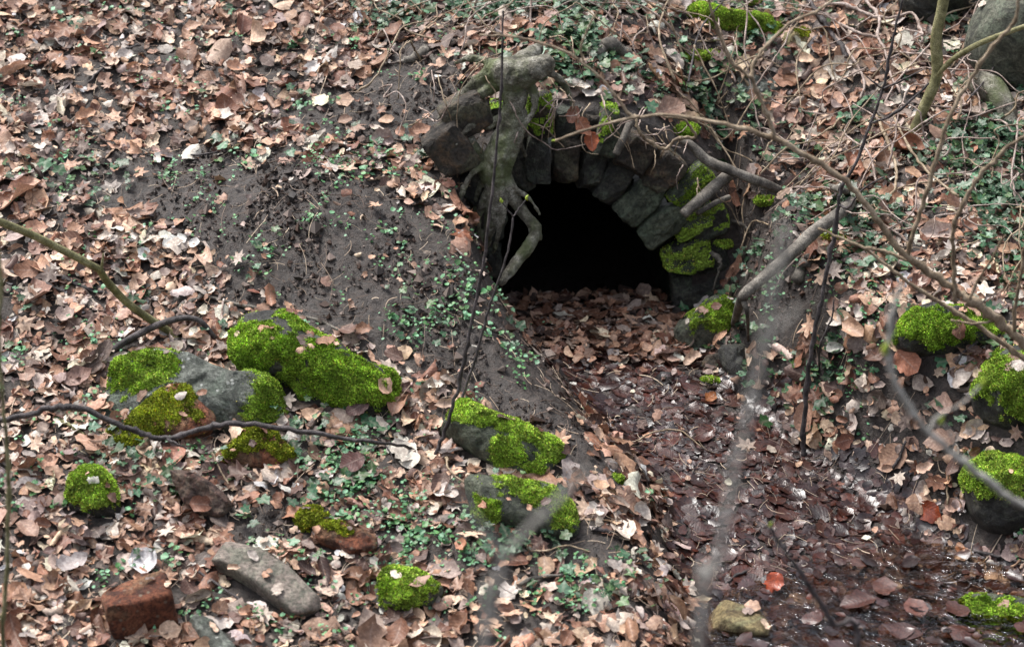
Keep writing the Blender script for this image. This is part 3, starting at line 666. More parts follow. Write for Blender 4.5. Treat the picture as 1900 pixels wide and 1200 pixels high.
RT += [(FPp([(945, 262, .17), (930, 300, .19), (928, 345, .19), (934, 390, .19), (926, 430, .17), (915, 470, .14)]), (8, 9, 8, 7, 6, 4)),
       (FPp([(935, 215, .12), (905, 232, .10), (880, 232, .12), (862, 244, .14), (846, 270, .20)]), (10, 8, 6, 5, 3)),
       (FPp([(975, 150, .10), (992, 176, .14), (990, 205, .16), (975, 232, .16), (968, 262, .15), (975, 290, .12)]), (11, 8, 6, 5, 4, 3)),
       (FPp([(912, 345, .14), (896, 375, .16), (888, 410, .16), (892, 450, .12)]), (9, 7, 6, 4)),
       (FPp([(1000, 125, .12), (1030, 140, .12), (1052, 165, .10), (1060, 195, .10)]), (10, 7, 5, 3)),
       (FPp([(925, 128, .07), (898, 112, .03), (870, 108, .0), (845, 118, -.04)]), (12, 8, 6, 4)),
       (FPp([(940, 335, .16), (960, 352, .18), (985, 372, .19), (1002, 398, .19)]), (8, 6, 4, 2)),
       (FPp([(905, 300, .14), (880, 318, .17), (862, 345, .20), (850, 380, .22)]), (8, 6, 5, 3))]
vs_, fs_ = cat_geo([tube(p, [q * px2m for q in r_], 20, 9, .10, 3 + 2 * i_, .0) for i_, (p, r_) in enumerate(RT)])
root = tag(mesh('tree_root', vs_, fs_, ROOT, None, FP(948, 170, .10)), 'thick grey-green tree root straddling the left side of the arch', 'tree root')
md = root.modifiers.new('fuse', 'REMESH'); md.mode = 'VOXEL'; md.voxel_size = .0045; md.use_smooth_shade = True
md = root.modifiers.new('soften', 'SMOOTH'); md.factor = .6; md.iterations = 7
tx = bpy.data.textures.new('bark_lumps', 'CLOUDS'); tx.noise_scale = .06; tx.noise_depth = 2
md = root.modifiers.new('lumps', 'DISPLACE'); md.texture = tx; md.strength = .014; md.mid_level = .5
tx = bpy.data.textures.new('bark_ridges', 'CLOUDS'); tx.noise_scale = .016; tx.noise_depth = 3
md = root.modifiers.new('ridges', 'DISPLACE'); md.texture = tx; md.strength = .009; md.mid_level = .5

Gr = lambda pts, lift=.01: Gp(pts, lift)
limb('surface_root', 'grey forked root lying on mud left of the arch', 'tree root', [(Gr([(722, 128), (760, 118), (786, 108), (796, 92)], [.0, .02, .03, .01]), [.010, .018, .022, .014]), (Gr([(788, 108), (806, 120), (816, 140)], [.02, .02, -.01]), [.013, .011, .006])], GREYBARK, parts=('stem', 'branch'))
limb('surface_root', 'dark grey root stub lying right of the knobbed root', 'tree root', [(Gr([(1078, 118), (1115, 106), (1150, 108), (1188, 122)], [.0, .035, .035, .0]), [.012, .030, .032, .016])], GREYBARK)
limb('bent_root', 'long bent grey root sloping down right of the arch', 'tree root', [(FPp([(1262, 258, .03), (1285, 272, .07), (1312, 298, .09), (1350, 314, .12), (1395, 332, .12), (1440, 350, .10), (1500, 382, .02)]), [.016, .021, .023, .022, .021, .020, .013])], GREYBARK, sides=12)
rr_ = [G(1585, 350, -.04), V(1568, 388, .38), V(1513, 428, .28), V(1458, 479, .18), V(1406, 524, .10), V(1378, 552, .04), G(1362, 590, -.03)]
limb('slanting_root', 'straight grey root slanting down onto the pale boulder by the arch', 'tree root', [(rr_, [.018, .026, .027, .026, .024, .022, .015]), ([rr_[0] + np.array([-.02, 0, .02]), V(1560, 352, .42), G(1535, 336, -.02)], [.012, .014, .012]), ([rr_[5], V(1387, 585, .02), G(1388, 625, -.02)], [.012, .009, .005])], GREYBARK, parts=('stem', 'branch', 'branch'), sides=12)
limb('cut_stick', 'broken grey stick pointing down over the top stones of the arch', 'stick', [(FPp([(1143, 286, .17), (1155, 260, .16), (1172, 222, .10)]), [.017, .018, .017])], GREYBARK, sides=12)
limb('cut_stick', 'thick sawn grey stick jutting out on the right haunch of the arch', 'stick', [(FPp([(1268, 398, .20), (1305, 365, .16), (1352, 325, .06)]), [.022, .026, .028])], GREYBARK, sides=14)
limb('cut_stick', 'thinner grey stick beneath the thick sawn one at the arch', 'stick', [(FPp([(1294, 396, .17), (1325, 378, .12), (1352, 366, .04)]), [.012, .013, .013])], GREYBARK, sides=10)
limb('surface_root', 'thin grey root on bare mud above the pale boulder', 'tree root', [(Gr([(1332, 414), (1365, 420), (1395, 432)], [.01, .02, .0]), [.008, .010, .006])], GREYBARK)
limb('surface_root', 'grey root arching out of mud behind the slanting root', 'tree root', [(Gr([(1475, 520), (1498, 496), (1492, 482)], [-.01, .04, .0]), [.03, .02, .010])], GREYBARK)
limb('hanging_root', 'crooked root hanging from mud beside the lowest arch stone', 'tree root', [(FPp([(1318, 468, .10), (1336, 482, .18), (1334, 505, .19), (1321, 540, .17)]), [.010, .009, .006, .004])], GREYBARK)
limb('root_log', 'mossy grey root log below the very large boulder', 'log', [(Gr([(1790, 158), (1822, 180), (1856, 212), (1878, 248)], [.0, .06, .06, -.02]), [.03, .06, .055, .035])], ROOT, sides=14)

# thin curly rootlets over the arch
RL = [[(800, 130), (806, 160), (804, 190)], [(812, 140), (826, 190), (840, 230), (850, 290), (848, 330)], [(905, 100), (880, 130), (855, 165), (848, 215), (852, 270)], [(790, 215), (812, 225), (830, 200), (846, 172)], [(845, 160), (870, 130), (905, 108), (930, 98)],
      [(893, 126), (905, 150), (918, 170), (920, 192)], [(930, 168), (950, 195), (962, 222), (985, 250), (1010, 265), (1030, 278), (1060, 274), (1098, 262), (1115, 235), (1140, 205)], [(1004, 155), (1015, 168), (1028, 175)], [(1040, 165), (1058, 180), (1068, 205), (1072, 228)],
      [(1036, 175), (1030, 205), (1010, 235), (1005, 262)], [(1060, 68), (1066, 100), (1076, 125), (1085, 150)], [(1020, 70), (1040, 68), (1058, 82), (1064, 120)], [(778, 200), (800, 212), (806, 225)], [(830, 245), (845, 262), (860, 270)], [(1022, 145), (1030, 160), (1040, 162)],
      [(1116, 176), (1122, 200), (1112, 210)], [(1232, 230), (1238, 255), (1245, 270)], [(1218, 248), (1240, 275), (1268, 298)], [(1278, 255), (1268, 285)], [(1212, 268), (1216, 300), (1206, 325)], [(1120, 238), (1105, 255), (1098, 280)], [(822, 250), (812, 280), (802, 300)], [(758, 235), (782, 222), (806, 205)], [(1222, 300), (1232, 275), (1228, 250)]]
rl_ = np.random.default_rng(77)
for _ in range(34):
    a_ = rl_.uniform(790, 1330); b_ = 560 - 375 * math.sqrt(max(.02, 1 - ((a_ - 1065) / 300)**2)) + rl_.uniform(-25, 30); q_ = [(a_, b_)]; ln_ = rl_.uniform(10, 26); an_ = rl_.normal(1.5, .8)
    for _k in range(rl_.integers(3, 6)): an_ += rl_.normal(0, .5); q_.append((q_[-1][0] + ln_ * math.cos(an_), q_[-1][1] + ln_ * math.sin(an_)))
    RL.append(q_)
for i, p in enumerate(RL):
    q = [FP(a, b, .15 + .03 * math.sin(i * 2.1 + j * .9)) for j, (a, b) in enumerate(p)]
    q[0] = FP(*p[0], .03)
    limb('rootlet', 'thin pale rootlet dangling over the stones of the arch', 'rootlet', [(q, rads(.0032, .0018, len(q)))], TANBARK if i % 3 else PINKBARK, 'rootlets dangling over the stones of the arch', sides=5, kink=.25)
limb('curly_vine', 'curled brown vine looping over the right stones of the arch', 'vine', [(FPp([(1180, 222, .24), (1190, 250, .25), (1212, 268, .25), (1236, 276, .25), (1250, 262, .25), (1266, 256, .25), (1290, 254, .25), (1282, 238, .25), (1268, 222, .25), (1230, 216, .25)]), [.006, .0075, .0075, .007, .007, .007, .0065, .006, .006, .005])], TANBARK, sides=7)

# saplings standing in front of the arch
y0 = G(806, 850)[1]
p1 = Vs([(806, 848), (828, 790), (848, 730), (867, 637), (885, 550), (900, 465), (915, 340), (923, 250), (930, 165), (932, 75), (934, 20)], y0, y0 + .12)
limb('sapling', 'tall thin dark sapling stem crossing in front of the root and arch', 'sapling', [(p1, rads(.0085, .0035, len(p1)))], DARKBARK, sides=7)
y1 = G(838, 800)[1]
p2 = Vs([(836, 800), (866, 712), (890, 637), (905, 580), (922, 530), (945, 455), (952, 402)], y1, y1 + .08)
d2 = [V(932, 376, y1 + .06), V(976, 370, y1 + .1)]
limb('sapling', 'short thin sapling with yellow-green buds in front of the dark opening', 'sapling', [(p2, rads(.0065, .0035, len(p2))), ([p2[-1], d2[0]], [.003, .002]), ([p2[-1], d2[1]], [.003, .002])], DARKBARK, sides=7,
     buds=[(d2[0], UPV * .9 + np.array([-.3, 0, 0]), .022), (d2[1], UPV * .8 + np.array([.4, 0, 0]), .022), (V(919, 315, y1 + .06), UPV, .02)])
yd = G(1491, 850)[1]
pd = Vs([(1491, 852), (1491, 818), (1495, 741), (1506, 645), (1524, 557), (1543, 465), (1556, 380), (1562, 345), (1590, 300), (1616, 228), (1638, 166), (1653, 92), (1664, 40), (1685, -30)], yd, yd + .1)
limb('sapling', 'dark slender sapling rising from the wet leaf edge right of the stream', 'sapling', [(pd, rads(.0105, .004, len(pd))), ([pd[10], V(1672, 150, yd), V(1714, 129, yd - .05)], [.004, .0035, .002]), ([pd[10], V(1625, 156, yd), V(1608, 142, yd)], [.003, .003, .002]),
    ([pd[9], V(1660, 212, yd), V(1723, 156, yd)], [.004, .0045, .004]), ([pd[6], V(1575, 385, yd), V(1600, 352, yd - .05), V(1640, 328, yd - .1)], [.006, .005, .004, .003]), ([G(1520, 690), V(1522, 640, yd + .12), V(1542, 595, yd + .12), V(1548, 555, yd + .12)], [.004, .004, .0035, .002])], DARKBARK, sides=8)
yg = G(1697, 250)[1]
pg = Vp([(1692, 262), (1700, 235), (1714, 200), (1738, 140), (1737, 75), (1745, 30), (1755, -20), (1775, -120)], yg)
limb('young_tree', 'greenish young tree trunk kinked halfway at the upper right', 'tree', [(pg, [.028, .025, .024, .024, .024, .024, .023, .02]), ([pg[3] + np.array([-.01, 0, -.02]), V(1766, 112, yg - .06), V(1820, 80, yg - .12), V(1905, 48, yg - .15), V(1990, 20, yg - .2)], [.010, .012, .012, .011, .009])], GREENBARK, parts=('trunk', 'branch'), sides=12)

# the long forked branch hanging in from the right
yb = -1.35
foot = down(V(2120, 800, yb), .25)
mb = Vp([(2050, 755), (1960, 690), (1900, 636), (1850, 592), (1804, 558), (1767, 533), (1683, 477), (1640, 425), (1590, 358), (1524, 306), (1436, 258), (1358, 234), (1262, 215), (1185, 217), (1100, 238), (1030, 260)], yb)
ba = [foot] + mb
ra = [.020, .018, .016, .015, .0145, .0135, .0125, .0115, .0105, .0100, .0092, .0085, .0070, .0058, .0052, .0045, .0035]
B = [(ba, ra),
     (Vs([(1948, 690), (1900, 664), (1863, 638), (1820, 608), (1775, 579), (1720, 545), (1680, 520), (1645, 492), (1598, 458), (1560, 442), (1520, 424)], yb, yb + .1), rads(.0105, .0035, 11)),
     (Vs([(1767, 533), (1720, 500), (1672, 478), (1635, 466), (1598, 458)], yb, yb + .08), rads(.007, .005, 5)),
     (Vs([(1436, 258), (1432, 236), (1414, 192), (1392, 144), (1358, 118), (1336, 70), (1325, 37), (1312, -10)], yb, yb - .1), rads(.007, .004, 8)),
     (Vs([(1392, 144), (1403, 110), (1436, 70), (1473, 40), (1513, 22), (1554, -5)], yb - .03, yb + .1), rads(.0055, .004, 6)),
     (Vs([(1185, 217), (1168, 212), (1140, 175), (1120, 150), (1085, 120), (1040, 92), (960, 70), (890, 66)], yb, yb + .05), rads(.0055, .0032, 8)),
     (Vs([(1085, 120), (1078, 92), (1088, 60), (1104, 30), (1130, -5)], yb + .04, yb), rads(.0035, .0025, 5)),
     (Vs([(1683, 477), (1694, 438), (1716, 368), (1741, 284), (1767, 206), (1819, 118), (1859, 68), (1884, 37), (1890, -10)], yb, yb - .15), rads(.0085, .005, 9)),
     (Vs([(1771, 560), (1769, 480), (1768, 438), (1778, 398), (1808, 339), (1837, 306), (1885, 262), (1960, 235)], yb, yb - .2), rads(.0075, .005, 8)),
     (Vs([(1790, 575), (1815, 520), (1840, 480), (1866, 435)], yb, yb - .1), rads(.005, .003, 4)),
     (Vs([(1880, 622), (1885, 560), (1900, 470), (1910, 380)], yb, yb - .15), rads(.007, .004, 4)),
     (Vs([(1850, 595), (1810, 600), (1765, 594)], yb, yb + .02), rads(.005, .003, 3))]
limb('shrub', 'long tan forked branch of a bare shrub reaching left across the arch', 'shrub', B, TANBARK, parts=('stem',) + ('branch',) * 12, sides=9, buds=[(V(1030, 260, yb), np.array([-1, 0, -.2]), .012)])

# other vines and stems on the right slope
def vine(label, pts, r0, r1, mat, lift=.05, cat='vine', name='vine'):
    g0 = Gp(pts, lift); n = len(g0)
    limb(name, label, cat, [(g0, rads(r0, r1, n))], mat, sides=7, kink=.06)
vine('pale pinkish vine dropping from the top edge into ivy', [(1600, -15), (1605, 33), (1629, 63), (1627, 99), (1642, 129), (1648, 166), (1668, 203)], .008, .005, PINKBARK, .08)
vine('pale vine arching sideways behind the greenish young trunk', [(1528, 40), (1561, 39), (1598, 53), (1642, 66), (1690, 57), (1706, 88), (1710, 112)], .008, .006, PINKBARK, .08)
vine('short pale vine joining the pinkish dropping vine', [(1553, 74), (1590, 92), (1626, 101)], .006, .006, PINKBARK, .08)
vine('pale vine trailing down from the leaning dark stem', [(1546, 88), (1579, 129), (1602, 177), (1594, 208)], .008, .005, PINKBARK, .06)
vine('dark leaning stem at the top edge right of the mossy log', [(1478, -15), (1506, 33), (1539, 81), (1570, 128)], .013, .010, DARKBARK, .06, 'sapling', 'leaning_sapling')
vine('tan vine curving like a bow below the dark sapling fork', [(1622, 232), (1649, 291), (1660, 332), (1657, 372), (1616, 418)], .007, .006, TANBARK, .05)
vine('tan stem running down beside the foot of the greenish young tree', [(1653, 247), (1679, 306), (1716, 357), (1775, 407)], .006, .005, TANBARK, .10)
vine('thin dark twig standing before the very large boulder', [(1789, 238), (1834, 184), (1862, 120), (1878, 66)], .004, .003, DARKBARK, .12, 'twig', 'twig')
vine('curved pale vine lying near the root log', [(1712, 225), (1748, 240), (1780, 215), (1802, 210)], .005, .003, PINKBARK, .04)
vine('thin straight tan stem left of the forked branch tip', [(1250, 205), (1222, 129), (1230, 74), (1265, 5)], .0055, .003, TANBARK, .14, 'twig', 'bare_twig')
vine('thin grey stem crossing above the bent root', [(1276, 208), (1296, 114), (1347, 48)], .005, .003, DARKBARK, .14, 'twig', 'bare_twig')
vine('angled thin stick stuck in bare mud near the slanting root', [(1372, 484), (1394, 432), (1426, 437)], .004, .003, TANBARK, .05, 'stick', 'stick')
vine('thin brown twig lying across leaves below the pale boulder', [(1340, 662), (1385, 660), (1430, 676), (1510, 668)], .004, .003, TANBARK, .03, 'twig', 'twig')
vine('dark curved twig on leaves between the right mossy boulders', [(1772, 700), (1785, 680), (1815, 655), (1830, 620)], .006, .004, DARKBARK, .06, 'twig', 'twig')
vine('pale twig lying against the shaggy mossy boulder', [(1815, 735), (1840, 715), (1856, 684)], .005, .003, TANBARK, .10, 'twig', 'twig')
vine('short upright brown twig at the wet edge above the stream', [(1655, 890), (1668, 868), (1678, 840)], .007, .005, DARKBARK, .05, 'twig', 'twig')
vine('pale bent twig hanging over the stream edge', [(1756, 958), (1757, 910), (1768, 860)], .004, .003, TANBARK, .05, 'twig', 'twig')
vine('dark wet stick lying in the stream', [(1805, 1035), (1850, 1044), (1896, 1056)], .007, .005, DARKBARK, .03, 'stick', 'stick')
vine('fat dark stick poking from the stream', [(1738, 1100), (1758, 1086), (1782, 1076)], .014, .012, DARKBARK, .03, 'stick', 'stick')
vine('small forked dark stick at the stream edge beside the yellowish block', [(1432, 1180), (1460, 1160), (1482, 1148)], .008, .005, DARKBARK, .02, 'stick', 'stick')
vine('curved thin dark stick on the wet leaves', [(1345, 1094), (1362, 1078), (1385, 1068)], .006, .005, DARKBARK, .02, 'stick', 'stick')
vine('stubby dark stick on mud below the yellow-green mossy boulder', [(1098, 990), (1130, 995), (1162, 993)], .009, .008, DARKBARK, .02, 'stick', 'stick')
vine('short dark stick on wet leaves right of the grey crowned boulder', [(1100, 795), (1125, 796), (1140, 790)], .006, .005, DARKBARK, .02, 'stick', 'stick')
vine('grey curved stick on leaves below the mossy boulders', [(965, 1100), (990, 1086), (1045, 1080)], .008, .005, GREYBARK, .03, 'stick', 'stick')
vine('long pale runner trailing over the bank beside the mossy boulders', [(828, 870), (835, 895), (880, 930), (950, 965), (975, 990)], .0045, .003, TANBARK, .05)
vine('pale wiry runner looping below the yellow-green mossy boulder', [(1010, 985), (985, 1010), (980, 1035), (1010, 1040), (1050, 1030), (1095, 1042)], .004, .003, TANBARK, .04)
vine('thin arched stem over wet leaves right of the mossy boulders', [(1180, 835), (1215, 818), (1260, 815), (1300, 845)], .004, .003, TANBARK, .04, 'twig', 'twig')

# fallen branches on the left bank
yl = G(312, 622)[1]
limb('leaning_branch', 'greenish tan bare branch coming in from the left edge', 'branch', [(Vs([(-160, 360), (-60, 392), (0, 412), (60, 436), (120, 466), (185, 500)], yl - .5, yl - .2), rads(.016, .0145, 6)), (Vs([(183, 498), (205, 530), (250, 573), (312, 614)], yl - .2, yl) + [G(345, 640, -.02)], [.0145, .0155, .0155, .016, .014]), ([V(188, 500, yl - .2), V(192, 470, yl - .2)], [.006, .003])], GREENBARK, parts=('stem', 'stem', 'branch'), sides=10)
yf = G(250, 850)[1]
pf = Vs([(-70, 790), (11, 779), (80, 762), (122, 753), (160, 762), (228, 790), (270, 805), (306, 813), (368, 798), (435, 785), (553, 798), (640, 812), (700, 820)], yf - .1, yf - .05) + [G(770, 842, .02), G(805, 852, -.01)]
limb('fallen_branch', 'long dark fallen branch lying across the left boulders', 'branch', [(pf, [.009, .011, .0115, .0125, .0115, .011, .0105, .0105, .010, .0098, .009, .008, .007, .0055, .0045]), ([pf[7], V(325, 822, yf - .1), V(348, 832, yf - .1)], [.006, .005, .0035]), (Gp([(690, 818), (715, 838), (732, 870)], .03), [.004, .003, .002])], DARKBARK, sides=9)
limb('curved_stick', 'dark curved stick arching over leaves above the flat grey boulder', 'stick', [([G(190, 670, .015), G(240, 652, .05), G(313, 640, .10), G(368, 636, .10), G(400, 640, .03)], [.013, .0145, .0135, .012, .010])], DARKBARK, sides=10)
vine('dark root-like stick running behind the long mossy boulder', [(376, 553), (442, 572), (516, 583), (590, 601), (632, 620)], .008, .007, GREYBARK, .015, 'stick', 'stick')
vine('rough grey stick slanting up to the bare mud', [(304, 602), (340, 578), (378, 554), (400, 520)], .010, .007, GREYBARK, .02, 'stick', 'stick')
vine('blackened stick at the far left below the leaning branch', [(5, 512), (60, 526), (122, 549)], .010, .008, DARKBARK, .02, 'stick', 'stick')
vine('black thin stick crossing under the leaning branch', [(118, 524), (170, 546), (240, 564)], .010, .006, DARKBARK, .02, 'stick', 'stick')
vine('dark twig with a green mossy tip high on the left slope', [(165, 165), (190, 140), (222, 108), (262, 95)], .006, .004, DARKBARK, .03, 'twig', 'twig')
vine('thin straight twig lying above the mud patch', [(340, 298), (385, 294), (422, 285)], .005, .003, DARKBARK, .02, 'twig', 'twig')
vine('pale short stick leaning by the left end of the flat boulder', [(112, 790), (135, 805), (158, 822)], .008, .007, GREENBARK, .03, 'stick', 'stick')
vine('pale broken stick standing by the long mossy boulder', [(411, 620), (413, 596), (416, 572)], .005, .004, PINKBARK, .04, 'stick', 'stick')
vine('thin pale stick slanting between the two large left boulders', [(368, 638), (395, 660), (416, 680)], .004, .004, PINKBARK, .03, 'stick', 'stick')
vine('thin dark twig lying right of the broken orange brick', [(370, 1075), (430, 1115), (475, 1150)], .005, .003, DARKBARK, .03, 'twig', 'twig')
vine('short stubby stick on leaves above the broken orange brick', [(136, 995), (150, 1018), (168, 1042)], .008, .006, GREYBARK, .02, 'stick', 'stick')
vine('pale stick crossing the top of the tilted red slab', [(300, 895), (330, 872), (350, 855)], .005, .004, TANBARK, .04, 'stick', 'stick')
vine('thin pale twig beside the tilted red slab', [(396, 862), (408, 890), (425, 920)], .004, .003, TANBARK, .05, 'twig', 'twig')

# near shrubs between the camera and the stream bank, far out of focus
def near_shrub(label, y, stem, r, twigs=(), mat=PALEBARK, leaves=()):
    s = Vp(stem, y); ft = down(s[0], random.uniform(-.1, .1), -.05)
    st = [([ft] + s, [r * 1.5] + rads(r * 1.1, r * .7, len(s)))]
    for t, rt in twigs: st.append((Vp(t, y), rads(rt, rt * .6, len(t))))
    return limb('bare_shrub', label, 'shrub', st, mat, parts=('stem',) + ('branch',) * 8, sides=8, buds=[(V(a, b, y), np.array([.2, -.3, .9]), L) for a, b, L in leaves])
near_shrub('blurred pale shrub forking in a Y low in the foreground', -5.5, [(900, 1215), (912, 1150), (925, 1080), (935, 1040)], .0046, [([(935, 1040), (958, 1005), (990, 970), (1040, 922), (1090, 870)], .0046), ([(935, 1040), (905, 995), (870, 945), (835, 890)], .0040)])
near_shrub('blurred pale upright twig in the foreground right of the Y fork', -5.6, [(1292, 1215), (1310, 1110), (1340, 1000), (1365, 870), (1393, 760), (1415, 640), (1438, 520), (1455, 420)], .0046, [([(1415, 640), (1450, 600), (1480, 570)], .003), ([(1393, 760), (1375, 700), (1340, 640)], .0022)])
near_shrub('blurred twig with green buds curving down at the right edge', -3.9, [(2010, 1000), (1900, 940), (1840, 895), (1780, 850), (1720, 800), (1680, 745), (1652, 680), (1648, 630), (1662, 560), (1672, 530)], .0072, [([(1720, 800), (1745, 770), (1790, 745), (1818, 715)], .0036), ([(1780, 850), (1765, 805), (1745, 780)], .003)], leaves=((1640, 655, .030), (1822, 716, .024), (1745, 785, .02)))
near_shrub('dark slanting twig in the foreground over the stream', -3.1, [(1590, 1215), (1548, 1158), (1518, 1112), (1480, 1055), (1448, 1010), (1430, 978)], .0058, mat=DARKBARK, leaves=((1429, 976, .016),))
near_shrub('thin brown upright stem along the left edge', -2.6, [(8, 1215), (10, 1100), (16, 950), (14, 850), (6, 750), (-2, 640), (2, 520), (-8, 420)], .0055, [([(16, 950), (10, 800), (2, 720)], .003)], mat=GREENBARK)

# moss clumps on the ground
def clump(label, px, py, wpx, hpx, mat, seed, s=None):
    g = G(px, py) if s is None else FP(px, py, s); k = np.linalg.norm(g - CAM) / FPX
    q, f = rock_shape(seed, 2.3, 0, .25, 12)
    v = q * np.array([wpx * k / 2, hpx * k / 2 * 1.3, .02]) + g
    mk = np.full(len(v), .8) + .5 * fbm(v[:, 0] * 20, v[:, 1] * 20, v[:, 2] * 20 + seed, 2)
    o = add_moss(None, v, f, mk, mat, seed, g, .012, 70000, 'moss_clump')
    if o: tag(o, label, 'moss')
clump('bright moss clump on the ground left of the bare grey stone', 1298, 102, 85, 40, MOSS, 501)
clump('yellow-green moss clump at the end of the bent root', 1424, 371, 46, 22, MOSS, 502)
clump('moss patch beside the slanting root', 1545, 440, 80, 36, MOSSOLIVE, 503)
clump('tiny moss tuft on wet leaves right of the mossy boulders', 1142, 890, 28, 22, MOSS, 504)
clump('tiny moss tuft on wet leaves below the pale boulder', 1316, 708, 32, 16, MOSS, 505)
clump('moss patch under the ivy on top of the arch', 1262, 240, 70, 40, MOSSDEEP, 506)
clump('small moss patch at the very top edge above the mossy log', 1388, 4, 50, 18, MOSS, 507)
clump('moss tuft on mud beside the lowest arch stones', 1342, 452, 40, 14, MOSS, 508)

# ------------------------------------------------------------------ leaves
PALD = np.array([lin(c) for c in [(214, 178, 152), (200, 156, 128), (184, 136, 106), (216, 198, 184), (196, 184, 178), (164, 126, 106), (150, 102, 76), (124, 76, 54), (92, 64, 56), (148, 126, 118), (184, 164, 154), (108, 90, 84)]])
PALD = 1.05 * (PALD * .80 + PALD.mean(1, keepdims=True) * .20) * np.array([1.0, 1.005, .94])
PALW = np.array([lin(c) for c in [(100, 62, 50), (78, 58, 60), (116, 66, 46), (118, 80, 66), (64, 46, 46), (126, 98, 90), (86, 50, 36), (98, 78, 80), (70, 54, 58), (142, 110, 96)]])
PALP = np.array([.10, .11, .12, .07, .07, .11, .12, .11, .09, .06, .06, .05]); PALP /= PALP.sum()
def strip_leaves(pos, nor, L, kind, ky, kx, col, r, nt=9, tiltsd=.3, aspect=1.0, lift=0.0, rip=.05):
    """curled blades with a midrib. kind 0 beech, 1 oak, 2 narrow fragment, 3 rounded"""
    N = len(pos); ts = np.linspace(0, 1, nt); vs = np.array([-1, -.5, 0, .5, 1.0])
    w0 = .36 * np.sin(np.pi * ts**.85)**.75
    w1 = .30 * np.sin(np.pi * ts**1.15)**.6 * (1 + .38 * np.cos(ts * 2 * np.pi * 3.6))
    w2 = .20 * np.sin(np.pi * ts)**.5
    w3 = .44 * np.sin(np.pi * np.clip(ts, .01, .99)**1.0)**.55
    Wt = np.stack([w0, w1, w2, w3])[kind]                                    # N,nt
    edge = 1 + .12 * r.normal(size=(N, nt))
    Wl = (Wt * edge); Wr = Wt * (1 + .12 * r.normal(size=(N, nt)))
    half = np.where(vs[None, None, :] < 0, Wl[..., None], Wr[..., None]) * np.abs(vs) * np.sign(vs)
    y = half * L[:, None, None] * aspect
    x = np.broadcast_to(((ts - .5)[None, :, None] * L[:, None, None]), y.shape).copy()
    x += (.03 * r.normal(size=(N, nt, 1))) * L[:, None, None] * np.abs(vs)
    kk = (ky / L)[:, None, None] + 1e-6
    y2 = np.sin(kk * y) / kk; z = (1 - np.cos(kk * y)) / kk
    k2 = (kx / L)[:, None, None] + 1e-6
    x2 = np.sin(k2 * x) / k2 - z * np.sin(k2 * x); z2 = (1 - np.cos(k2 * x)) / k2 + z * np.cos(k2 * x)
    ph = r.uniform(0, 6.28, (N, 1, 1)); fr = r.uniform(5, 16, (N, 1, 1))
    z2 += rip * L[:, None, None] * np.sin(ph + fr * ts[None, :, None] + 1.5 * vs) * np.abs(vs)
    p = np.stack([x2, y2, z2], -1).reshape(N, -1, 3)
    uv = np.stack(np.broadcast_arrays(ts[:, None], vs[None]), -1).reshape(-1, 2)
    i = np.arange(nt * 5).reshape(nt, 5); f = np.stack([i[:-1, :-1], i[1:, :-1], i[1:, 1:], i[:-1, 1:]], -1).reshape(-1, 4)
    return place(p, f, uv, pos, nor, col, r, tiltsd, lift)
def place(p, f, uv, pos, nor, col, r, tiltsd, lift):
    N, nv = p.shape[:2]
    ya = r.uniform(0, 2 * math.pi, N); c, s = np.cos(ya), np.sin(ya)
    tx, ty = r.normal(0, tiltsd, (2, N))
    n = np.stack([tx, ty, np.ones(N)], -1); n = nor + np.stack([tx, ty, 0 * tx], -1); n /= np.linalg.norm(n, axis=1, keepdims=True)
    a = np.stack([c, s, 0 * c], -1); a -= n * (a * n).sum(1, keepdims=True); a /= np.linalg.norm(a, axis=1, keepdims=True)
    b = np.cross(n, a)
    q = p[..., :1] * a[:, None] + p[..., 1:2] * b[:, None] + p[..., 2:] * n[:, None] + (pos + np.asarray(nor) * (np.asarray(lift).reshape(-1, 1) if hasattr(lift, '__len__') else lift))[:, None]
    V_ = q.reshape(-1, 3); F_ = (np.arange(N)[:, None, None] * nv + f[None]).reshape(-1, f.shape[1])
    return V_, F_, np.repeat(col, nv, 0), np.tile(uv, (N, 1))
def radial_leaves(pos, nor, S, outline, col, r, tiltsd, lift, cup=.25, jag=.08):
    """palmate leaves: a centre, a half-way ring and an outline"""
    N = len(pos); m = len(outline); o = np.asarray(outline)
    k = 1 + jag * r.normal(size=(N, m))
    ring = np.stack([o[:, 0] * k, o[:, 1] * k], -1)
    rr2 = np.linalg.norm(ring, axis=-1)
    fold = cup * r.normal(.4, 1, (N, 1))
    z1 = fold * (ring[..., 1]**2) * .6 + .10 * r.normal(size=(N, m)) * rr2
    mid = ring * .5; z0 = z1 * .35 - .02
    p = np.concatenate([np.zeros((N, 1, 3)), np.concatenate([mid, z0[..., None]], -1), np.concatenate([ring, z1[..., None]], -1)], 1) * S[:, None, None]
    i = np.arange(m); j = (i + 1) % m
    tri = np.stack([0 * i, 0 * i, 1 + i, 1 + j], -1)
    quad = np.stack([1 + i, 1 + m + i, 1 + m + j, 1 + j], -1)
    uvc = np.concatenate([[[.5, 0]], o * .25 + [.5, 0], o * .5 + [.5, 0]]); uvc[:, 1] = np.concatenate([[0], o[:, 1] * .5, o[:, 1]])
    V_, Fq, c, uv = place(p, quad, uvc, pos, nor, col, r, tiltsd, lift)
    Ft = (np.arange(N)[:, None, None] * (2 * m + 1) + tri[None, :, 1:]).reshape(-1, 3)
    Ft = (np.arange(N)[:, None, None] * (2 * m + 1) + np.stack([0 * i, 1 + i, 1 + j], -1)[None]).reshape(-1, 3)
    return V_, [Fq, Ft], c, uv
